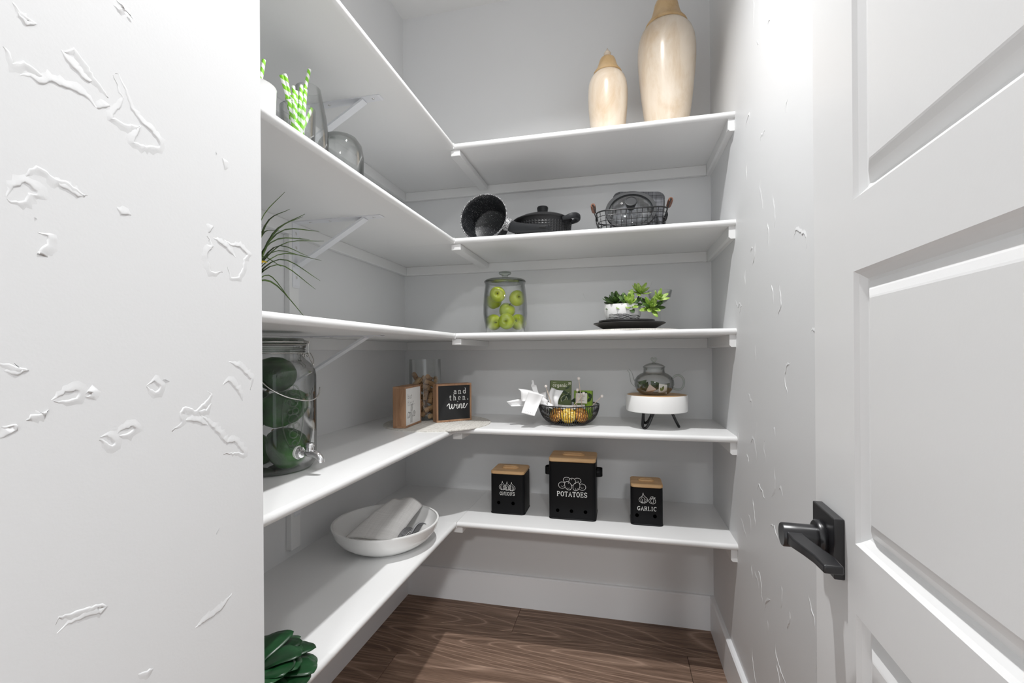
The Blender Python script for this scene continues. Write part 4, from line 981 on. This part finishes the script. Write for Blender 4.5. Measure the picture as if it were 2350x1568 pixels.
M_BOXG = gmat('olive_tea_carton', (.050, .075, .006), (.062, .095, .008), (.078, .115, .011), 8, .45)
M_BOXL = gmat('lime_tea_carton', (.16, .29, .012), (.20, .35, .016), (.26, .42, .025), 8, .45)
M_LEAFP = plain('dark_leaf_print', (.012, .035, .004), .6); M_CREAM = plain('cream_print', (.72, .72, .60), .6)
def leafprint(cx, cy, L, a, w_=.32):
    P = [(u, w_ * L * .5 * sin(pi * u) ** .9) for u in [k / 10 for k in range(11)]]
    pts = [(u * L, v) for u, v in P] + [(u * L, -v) for u, v in P[::-1]]
    ca, sa = cos(radians(a)), sin(radians(a))
    V = [(cx + x * ca - y * sa, cy + x * sa + y * ca, 0) for x, y in pts]; n = len(V)
    V2 = [(x, y, .0003) for x, y, _ in V]
    return V + V2, [tuple(range(n)), tuple(range(n, 2 * n))] + [(i, (i + 1) % n, n + (i + 1) % n, n + i) for i in range(n)]
tb = empty('tea_box', (-.228, 1.530, Z4 + .012), 'tall olive green tea carton lettered organic in the wire bowl', 'tea box', 'tea cartons', rot=(radians(-6), radians(2), radians(12)))
bx = mk('carton', bbox(0, .072, 0, .034, 0, .136, .0008, 1), M_BOXG, tb)
F0 = FRONT(-.0002)
mk('lettering', lay(text('organic', .0118, .008, .115, .0004), .00085, F0), M_CREAM, tb)
mk('count_lettering', lay(text('20', .0072, .060, .1235, .0004), .0006, F0), M_CREAM, tb)
mk('small_lettering', lay([[(.009 + .004 * k, .128), (.0115 + .004 * k, .128)] for k in range(3)] + [[(.010, .036), (.042, .036)], [(.012, .030), (.026, .030)]] + [[(.040 + .007 * k, .030), (.0435 + .007 * k, .030)] for k in range(3)], .0007, F0), M_CREAM, tb)
mk('leaf_print', join(*[xf(leafprint(*q), F0 @ Matrix.Translation((0, 0, .0002))) for q in ((.034, .104, .030, -25), (.050, .107, .020, 35), (.040, .066, .026, 60), (.062, .070, .026, 85, .5), (.058, .046, .016, 40), (.050, .088, .018, -20))]), M_LEAFP, tb)
mk('leaf_outline', lay([sm2([(.060, .072), (.055, .084), (.062, .096), (.069, .086), (.062, .072)], 4), [(.062, .073), (.063, .090)], sm2([(.038, .066), (.037, .078), (.050, .086), (.052, .074), (.038, .066)], 4), [(.039, .067), (.049, .083)]], .0004, FRONT(-.0006)), M_CREAM, tb)
tb2 = empty('tea_box', (-.150, 1.562, Z4 + .014), 'lime green tea carton with dark leaves in the wire bowl', 'tea box', 'tea cartons', rot=(radians(-4), 0, radians(-6)))
mk('carton', bbox(0, .060, 0, .030, 0, .098, .0008, 1), M_BOXL, tb2)
mk('leaf_print', join(*[xf(leafprint(*q), F0 @ Matrix.Translation((0, 0, .0002))) for q in ((.004, .085, .03, 10, .5), (.012, .068, .022, 200, .6), (.050, .090, .02, -60, .6), (.046, .060, .020, 50, .5), (.03, .093, .02, -20, .5))]), M_LEAFP, tb2)
tk = mk('tea_sachet', bbox(-.019, .019, -.002, .002, 0, .034, .0008, 1), plain('pale_sachet', (.66, .64, .58), .7), loc=(-.122, 1.530, Z4 + .072), rot=(radians(-10), 0, radians(-4)))
tag(tk, 'pale tea sachet standing in front of the lime green carton', 'tea sachet')
mk('printed_lines', lay([[(-.012, .024), (.012, .024)], [(-.008, .018), (.008, .018)], [(-.010, .010), (.010, .010)]], .0006, FRONT(-.0022)), plain('taupe_print', (.28, .24, .2), .8), tk)
M_WOODS = plain('pale_stick', (.62, .50, .40), .6); M_BALL = plain('sugar_ball', (.78, .72, .68), .45, bs=.4, bscale=900)
STK = [((-.231, 1.474, .880), (-.208, 1.520, .775), 'ball-topped stirrer standing before the napkins'), ((-.128, 1.505, .904), (-.116, 1.535, .775), 'tallest ball-topped stirrer in the wire bowl'),
       ((-.132, 1.500, .867), (-.140, 1.530, .775), 'short ball-topped stirrer behind the tall one'), ((-.111, 1.490, .857), (-.160, 1.500, .795), 'ball-topped stirrer slanting across the pale sachet'),
       ((-.054, 1.500, .848), (-.100, 1.522, .800), 'ball-topped stirrer leaning out over the bowl rim')]
for a, b, lb in STK:
    t = empty('ball_stirrer', b, lb, 'stirrer', 'ball-topped stirrers')
    d_ = Vector(a) - Vector(b)
    mk('stick', tube([(0, 0, 0), tuple(d_)], .00115, 7), M_WOODS, t, smooth=True); mk('ball', sphere(.0052, 14, 9, tuple(d_)), M_BALL, t, smooth=True)
def snackmat(name, c1, c2, c3):
    m, nt, nd, lk, pb = nmat(name); vo = nd.new('ShaderNodeTexVoronoi'); vo.inputs['Scale'].default_value = 150; lk.new(ocoord(nd, lk), vo.inputs['Vector'])
    sx = nd.new('ShaderNodeSeparateColor'); lk.new(vo.outputs['Color'], sx.inputs[0])
    lk.new(ramp(nd, lk, sx.outputs[0], [(.1, c1), (.5, c2), (.9, c3)]), pb.inputs['Base Color']); pb.inputs['Roughness'].default_value = .25; bump(nd, lk, vo.outputs['Distance'], pb, .8, .003)
    return m
M_SN1 = snackmat('caramel_kernels', (.30, .10, .015), (.52, .22, .03), (.70, .40, .10)); M_SN2 = snackmat('golden_kernels', (.55, .30, .02), (.72, .46, .04), (.80, .62, .2))
M_FOIL = plain('white_pouch', (.80, .79, .77), .3)
for k, (x, y, rz, mt, lb) in enumerate([(-.046, -.026, -.55, M_SN1, 'clear snack bag of caramel kernels before the olive carton'), (.002, -.044, .05, M_SN2, 'clear snack bag of golden kernels at the front of the wire bowl'), (.048, -.022, .6, M_SN1, 'clear snack bag of caramel kernels before the pale sachet')]):
    t = empty('snack_bag', (BX + x, BY + y, Z4 + .008), lb, 'snack bag', 'snack bags in the wire bowl', rot=(radians(-24), 0, rz))
    mk('kernels', sphere(1, 20, 12, (0, 0, .028), (.0265, .0135, .026)), mt, t, smooth=True)
    mk('pouch_top', bbox(-.022, .022, -.001, .001, .050, .064, .0006, 1), M_FOIL, t)

# cake stand and teapot
ck = empty('cake_stand', (.117, 1.537, Z4), 'white round riser with wooden top on black hairpin legs', 'cake stand')
mk('drum', lathe([(0, .053), (.092, .053), (.0945, .055), (.0945, .103), (.0935, .1045), (.0915, .1045), (.0915, .102), (0, .102)], 72), M_ENAMELW, ck, smooth=True, auto=40)
mk('wooden_top', lathe([(0, .104), (.091, .104), (.0914, .103), (.0914, .102), (0, .102)], 60), M_BAMBOO, ck, smooth=True, auto=40)
for an in (233, 357, 118):
    rd = Vector((cos(radians(an)), sin(radians(an)), 0)); tg = Vector((-rd.y, rd.x, 0))
    P = [rd * .044 + tg * .019 + Vector((0, 0, .053)), rd * .058 + tg * .0125 + Vector((0, 0, .022)), rd * .065 + tg * .0075 + Vector((0, 0, .008)), rd * .0675 + Vector((0, 0, .0036)), rd * .065 - tg * .0075 + Vector((0, 0, .008)), rd * .058 - tg * .0125 + Vector((0, 0, .022)), rd * .044 - tg * .019 + Vector((0, 0, .053))]
    mk('leg', tube(smooth_path(P, 5), .0042, 10), M_BLACKG, ck, smooth=True)
tz = Z4 + .1045
te = empty('teapot', (.110, 1.540, tz), 'clear glass teapot with heart-shaped knob on the white riser', 'teapot')
mk('body', shell([(0, 0), (.034, 0), (.045, .004), (.056, .016), (.0615, .032), (.0605, .046), (.053, .058), (.042, .066), (.034, .0695), (.0325, .074), (.0325, .084), (.0335, .086)], .0016, 56), M_GLASS, te, smooth=True, auto=60)
tl = mk('lid', lathe([(0, .084), (.026, .084), (.0268, .078), (.0274, .086), (.0345, .087), (.0345, .089), (.028, .0945), (.018, .099), (.008, .1015), (0, .102)], 40), M_GLASS, te, smooth=True, auto=50)
hp_ = [(.0, -.006), (-.006, .001), (-.0075, .0055), (-.004, .008), (0, .005), (.004, .008), (.0075, .0055), (.006, .001)]
mk('heart_knob', xf(join(tube(smooth_path([(x, 0, z + .109) for x, z in hp_], 3, True), .0024, 7, True)), Matrix.Identity(4)), M_GLASSG, tl, smooth=True)
mk('spout', tube(smooth_path([(-.054, -.004, .030), (-.066, -.005, .040), (-.070, -.006, .056), (-.0735, -.006, .070), (-.081, -.006, .080)], 5), [.0095 - .0058 * (i / 20) ** .7 for i in range(21)], 14, cap=False), M_GLASS, te, smooth=True)
mk('handle', tube(smooth_path([(.056, 0, .052), (.068, 0, .061), (.080, 0, .060), (.090, 0, .048), (.090, 0, .030), (.082, 0, .018), (.070, 0, .0165), (.056, 0, .0205)], 5), .0032, 12), M_GLASSG, te, smooth=True)
M_TEAD = gmat('dark_tea_leaves', (.010, .013, .004), (.03, .045, .008), (.10, .13, .03), 90, .8)
M_TEAG = gmat('green_tea_packet', (.020, .05, .006), (.05, .10, .012), (.14, .20, .05), 40, .5)
M_TEAP = plain('pink_tea_packet', (.68, .54, .47), .6); M_TEAW = plain('white_tea_tag', (.78, .77, .74), .6)
def tetra(s):
    a = [(s, 0, -s * .33), (-s * .5, s * .87, -s * .33), (-s * .5, -s * .87, -s * .33), (0, 0, s * .95)]
    bm = bmesh.new(); v = [bm.verts.new(p) for p in a]
    for q in ((0, 1, 3), (1, 2, 3), (2, 0, 3), (0, 2, 1)): bm.faces.new([v[i] for i in q])
    bmesh.ops.bevel(bm, geom=list(bm.edges), offset=s * .05, segments=1, affect='EDGES'); bm.verts.index_update()
    r = [tuple(p.co) for p in bm.verts], [tuple(p.index for p in f.verts) for f in bm.faces]; bm.free(); return r
TB = [((-.030, -.012, .022), (20, 30, 0), .020, M_TEAD, 'dark pyramid tea bag at the spout side of the teapot'), ((-.012, -.032, .016), (-15, 20, 80), .017, M_TEAP, 'pale pink pyramid tea bag at the front of the teapot'),
      ((.006, .022, .024), (60, 10, 20), .021, M_TEAG, 'green pyramid tea bag at the back of the teapot'), ((.036, .008, .022), (10, 50, 0), .018, M_TEAD, 'dark pyramid tea bag at the handle side of the teapot'), ((-.034, .018, .030), (40, 10, 70), .017, M_TEAG, 'green pyramid tea bag lying high at the spout side')]
for c, r_, s, mt, lb in TB:
    o = mk('tea_bag', tetra(s * 1.2), mt, loc=(.110 + c[0], 1.540 + c[1], tz + c[2] + .002), rot=tuple(radians(q) for q in r_)); tag(o, lb, 'tea bag', 'tea bags in the teapot')
    if mt is M_TEAP: pass
tgx = mk('tea_tag', bbox(-.013, .013, -.001, .001, -.014, .014, .0005, 1), M_TEAW, loc=(.110 + .024, 1.540 - .034, tz + .021), rot=(radians(-8), radians(6), radians(14)))
tag(tgx, 'white square tea tag with a green leaf drawing in the teapot', 'tea tag')
mk('leaf_print', join(xf(leafprint(-.004, -.009, .019, 72, .4), FRONT(-.0012)), xf(leafprint(-.006, -.009, .012, 100, .4), FRONT(-.0012))), plain('leaf_green_print', (.10, .17, .025), .6), tgx)

# ================================================================ lowest shelf
Z5 = ZT[4]
def canister(c, W, Dp, H, LH, label, word, icon, iw, holes, th, ty, hy):
    t = empty('canister', (c[0], c[1], Z5), label, 'canister', 'black lettered kitchen canisters')
    b = mk('body', rprism(W, Dp, 0, H, .012, 6, .002), M_BLACK, t, smooth=True, auto=40)
    mk('base_rim', rprism(W + .002, Dp + .002, 0, .004, .0125, 6, .001), M_BLACK, b, smooth=True, auto=40)
    l = mk('lid', rprism(W + .001, Dp + .001, H, H + LH, .012, 6, .0025), M_BAMBOO, t, smooth=True, auto=40)
    P = rrect(W * .46, Dp * .22, Dp * .105, H + LH + .0016, 5)
    mk('grip_ring', tube(P, .0034, 8, True), M_BAMBOO, l, smooth=True)
    Fm = FRONT(-Dp / 2 - .0002)
    mk('lettering', lay(text(word, th, 0, ty, th * .10, 'c'), th * .075, Fm), M_PRINT, b)
    mk('printed_icon', lay(icon, iw, Fm), M_PRINT, b)
    for hx_ in holes:
        mk('vent_hole', mv(xf(lathe([(0, 0), (.0058, 0), (.0058, .0006), (0, .0006)], 20), Matrix.Rotation(pi / 2, 4, 'X')), hx_, -Dp / 2 + .0002, hy), M_HOLE, b)
    return t
def tf(st, s, x, y): return [[(x + a * s, y + b * s) for a, b in q] for q in st]
bulb = [sm2([(-.02, 1.0), (.02, .80), (.16, .62), (.34, .48), (.44, .28), (.36, .06), (.14, -.04), (0, -.05), (-.14, -.04), (-.36, .06), (-.44, .28), (-.34, .48), (-.14, .64), (-.06, .84), (-.02, 1.0)], 3),
        sm2([(-.06, .6), (-.24, .35), (-.24, .12), (-.1, -.02)], 3), sm2([(.02, .55), (.12, .35), (.12, .1), (.04, -.02)], 3), sm2([(-.09, .35), (-.10, .15), (-.05, 0)], 3), sm2([(.24, .38), (.28, .2), (.2, .04)], 3), [(-.2, -.04), (-.1, -.09), (0, -.05), (.1, -.09), (.2, -.03)]]
onion_icon = tf(bulb, .0275, -.0160, .084) + tf(bulb, .0275, 0, .083) + tf(bulb, .0275, .0155, .082)
pot = lambda cx, cy, rx, ry, a=0: [(cx + rx * cos(t) * cos(a) - ry * sin(t) * sin(a), cy + rx * cos(t) * sin(a) + ry * sin(t) * cos(a)) for t in [2 * pi * k / 26 for k in range(27)]]
def clip(poly, blockers):
    out, cur = [], []
    for p in poly:
        if any(((p[0] - b[0]) * cos(b[4]) + (p[1] - b[1]) * sin(b[4])) ** 2 / b[2] ** 2 + (-(p[0] - b[0]) * sin(b[4]) + (p[1] - b[1]) * cos(b[4])) ** 2 / b[3] ** 2 < .97 for b in blockers):
            if len(cur) > 1: out.append(cur)
            cur = []
        else: cur.append(p)
    if len(cur) > 1: out.append(cur)
    return out
E_ = [(-.0125, -.002, .0105, .0145, .45), (.0145, -.003, .0105, .0145, -.45), (.001, .0115, .011, .012, 0), (-.0165, .0165, .0115, .009, 0), (.0180, .0155, .0115, .009, 0), (-.0320, -.001, .0115, .0105, 0), (.0330, -.004, .0115, .0105, 0)]
picon = []
for i, e in enumerate(E_): picon += clip(pot(*e), E_[:i] if i > 1 else E_[:i])
picon += dots([(-.034, -.004), (-.030, -.006), (-.027, -.003), (-.012, -.012), (-.009, -.009), (-.006, -.013), (-.0155, -.0095), (.012, -.009), (.016, -.013), (.019, -.010), (.0115, -.013), (.032, -.008), (.036, -.006), (.0295, -.005), (-.019, .0185), (-.014, .0195), (.017, .0145), (.021, .014), (0, .0015)], .0009) + [[(-.0125, .008), (-.0105, .0055)], [(.011, .006), (.0125, .0085)], [(-.002, .017), (-.0005, .0195)]]
garlic_icon = tf(bulb, .030, -.0105, .0725) + tf([sm2([(.05, .55), (-.25, .52), (-.44, .30), (-.34, .02), (0, -.12), (.3, -.05), (.42, .2), (.30, .55), (.38, .72), (.2, .60), (.05, .55)], 3), sm2([(-.1, .5), (-.22, .25), (-.1, 0)], 3), sm2([(.12, .5), (.16, .25), (.08, 0)], 3), sm2([(-.3, .52), (-.2, .75), (.1, .8), (.3, .62)], 3), sm2([(-.05, .56), (0, .7), (.1, .8)], 3)], .024, .0165, .0725)
canister((-.3695, 1.5525), .1165, .105, .134, .011, 'medium black canister lettered onions with bamboo lid', 'ONIONS', onion_icon, .00042, (-.030, .020), .0105, .0645, .038)
pc = canister((-.151, 1.5505), .152, .118, .187, .013, 'largest black canister lettered potatoes with two side loops', 'POTATOES', tf(picon, 1.0, 0, .113), .0006, (-.047, -.002, .043), .0145, .0765, .029)
for s in (-1, 1):
    P = smooth_path([(s * .0750, -.020, 0), (s * .0890, -.018, 0), (s * .0950, -.010, 0), (s * .0955, 0, 0), (s * .0950, .010, 0), (s * .0890, .018, 0), (s * .0750, .020, 0)], 4)
    V, F = [], []
    for p in P:
        for zq in (.134, .158): V.append((p.x, p.y, zq))
    for i in range(len(P) - 1): F.append((2 * i, 2 * i + 1, 2 * i + 3, 2 * i + 2))
    o = mk('side_loop', (V, F), M_BLACK, pc, smooth=True); sm = o.modifiers.new('thick', 'SOLIDIFY'); sm.thickness = .002
canister((.0825, 1.538), .097, .092, .118, .0115, 'smallest black canister lettered garlic with bamboo lid', 'GARLIC', garlic_icon, .00048, (-.030, .024), .0118, .0475, .031)

wbowl = mk('serving_bowl', shell([(0, .003), (.060, .003), (.070, 0), (.088, 0), (.092, .003), (.110, .012), (.130, .027), (.143, .046), (.1475, .062), (.1490, .0655), (.1485, .0685)], .005, 80), M_CHINA, loc=(-.652, 1.196, Z5), smooth=True, auto=60)
tag(wbowl, 'wide white china serving bowl holding folded towels', 'bowl')
M_LINEN = weave('white_linen', (.74, .73, .715), (.86, .85, .835), 300, .95, .5, (0, 1))
M_PATT = weave('grey_patterned_towel', (.10, .10, .105), (.36, .36, .37), 260, .95, .5, (0, 1))
def bowl_h(x, y):
    r = sqrt((x + .652) ** 2 + (y - 1.196) ** 2)
    return .006 + (.062 * max(0, (r - .09) / .055) ** 1.3 if r > .09 else 0)
tow = empty('linen_towel', (-.660, 1.215, Z5 + .02), 'folded white linen towel lying across the serving bowl', 'towel')
org = Vector((-.660, 1.215, Z5 + .02))
def towel_layer(k):
    A, B, C_, D_ = Vector((-.752, 1.138, .030)), Vector((-.600, 1.148, .026)), Vector((-.598, 1.322, .082)), Vector((-.697, 1.318, .086))
    if k == 1: A, B, C_, D_ = (p + Vector((-.008, .008, -.006)) for p in (A, B, C_, D_))
    if k == 2: A, B, C_, D_ = A + Vector((.010, -.004, -.011)), B + Vector((-.012, .0, -.011)), C_ + Vector((-.03, -.05, -.02)), D_ + Vector((.01, -.05, -.02))
    def fn(u, v):
        p = A.lerp(B, u).lerp(D_.lerp(C_, u), v)
        z = p.z + .007 * sin(pi * u) + .0035 * sin(u * 9 + v * 2 + k) * (.4 + v) + .010 * sin(pi * v) * 0.6
        edge = min(u, 1 - u); z -= .006 * max(0, 1 - edge / .12) ** 2
        return (p.x - org.x, p.y - org.y, z + Z5 - org.z)
    return sheet(fn, 26, 22, .0032)
for k in range(3): mk('fold', towel_layer(k), M_LINEN, tow, smooth=True)
pt_ = empty('patterned_towel', (-.580, 1.215, Z5 + .008), 'grey patterned towel with white stitching tucked in the serving bowl', 'towel')
def ptf(k):
    def fn(u, v):
        x = -.022 + .045 * u + .006 * k; y = -.055 + .095 * v - .01 * k
        return (x, y, .012 + .010 * k + .014 * sin(u * 7 + v * 2 + k) * .5 + .030 * max(0, u - .35) + .012 * sin(pi * v))
    return fn
for k in range(2): mk('fold', sheet(ptf(k), 18, 12, .0024), M_PATT, pt_, smooth=True)
st = []
for q in range(14):
    u = .30; p = Vector(ptf(1)(u, .05 + q * .068)) + Vector((0, 0, .0016)); st.append(sphere(.0017, 6, 4, tuple(p)))
    p = Vector(ptf(1)(.68, .05 + q * .068)) + Vector((0, 0, .0016)); st.append(sphere(.0013, 6, 4, tuple(p)))
mk('stitching', join(*st), M_PRINT, pt_, smooth=True, kind='stuff')
# leafy decoration at the near end
M_BIGLEAF = gmat('glossy_dark_green_leaf', (.003, .022, .006), (.008, .055, .016), (.024, .105, .036), 14, .34)
lf = empty('leaf_spray', (-.580, .606, Z5), 'spray of large dark green pleated leaves on the lowest shelf', 'leaves')
mk('stem', tube(smooth_path([(-.05, -.05, .004), (-.02, -.03, .012), (0, 0, .028)], 4), .0035, 8), plain('leaf_stem', (.02, .05, .012), .6), lf, smooth=True)
for k in range(18):
    lay_ = k // 11; j = k % 11
    a = radians((-36, -10)[lay_] + j * 16.0 + rn.uniform(-2, 2)); el = radians((22, 40)[lay_] + 3 * sin(j * 2.3)); L = (.100, .080)[lay_] + .005 * rn.random()
    dv = (cos(a) * cos(el), sin(a) * cos(el), sin(el))
    def fn(u, v, L=L, k=k):
        s = v * 2 - 1; wd = .0285 * (.16 + .84 * sin(pi * min(u * .56 + .02, .5))) * (1 - (max(0, u - .90) / .10) ** 2 * .18)
        x = L * u * (1 - .07 * s * s) - .007 * s * u * u; z = -.036 * u * u + .003 * abs(s) + .0010 * sin(u * 9 + k)
        return (x, s * wd, z)
    mk('leaf', xf(sheet(fn, 12, 6, .0010), place(dv, (0, 0, 1), (0, 0, .028 + .002 * (k % 3)))), M_BIGLEAF, lf, smooth=True)
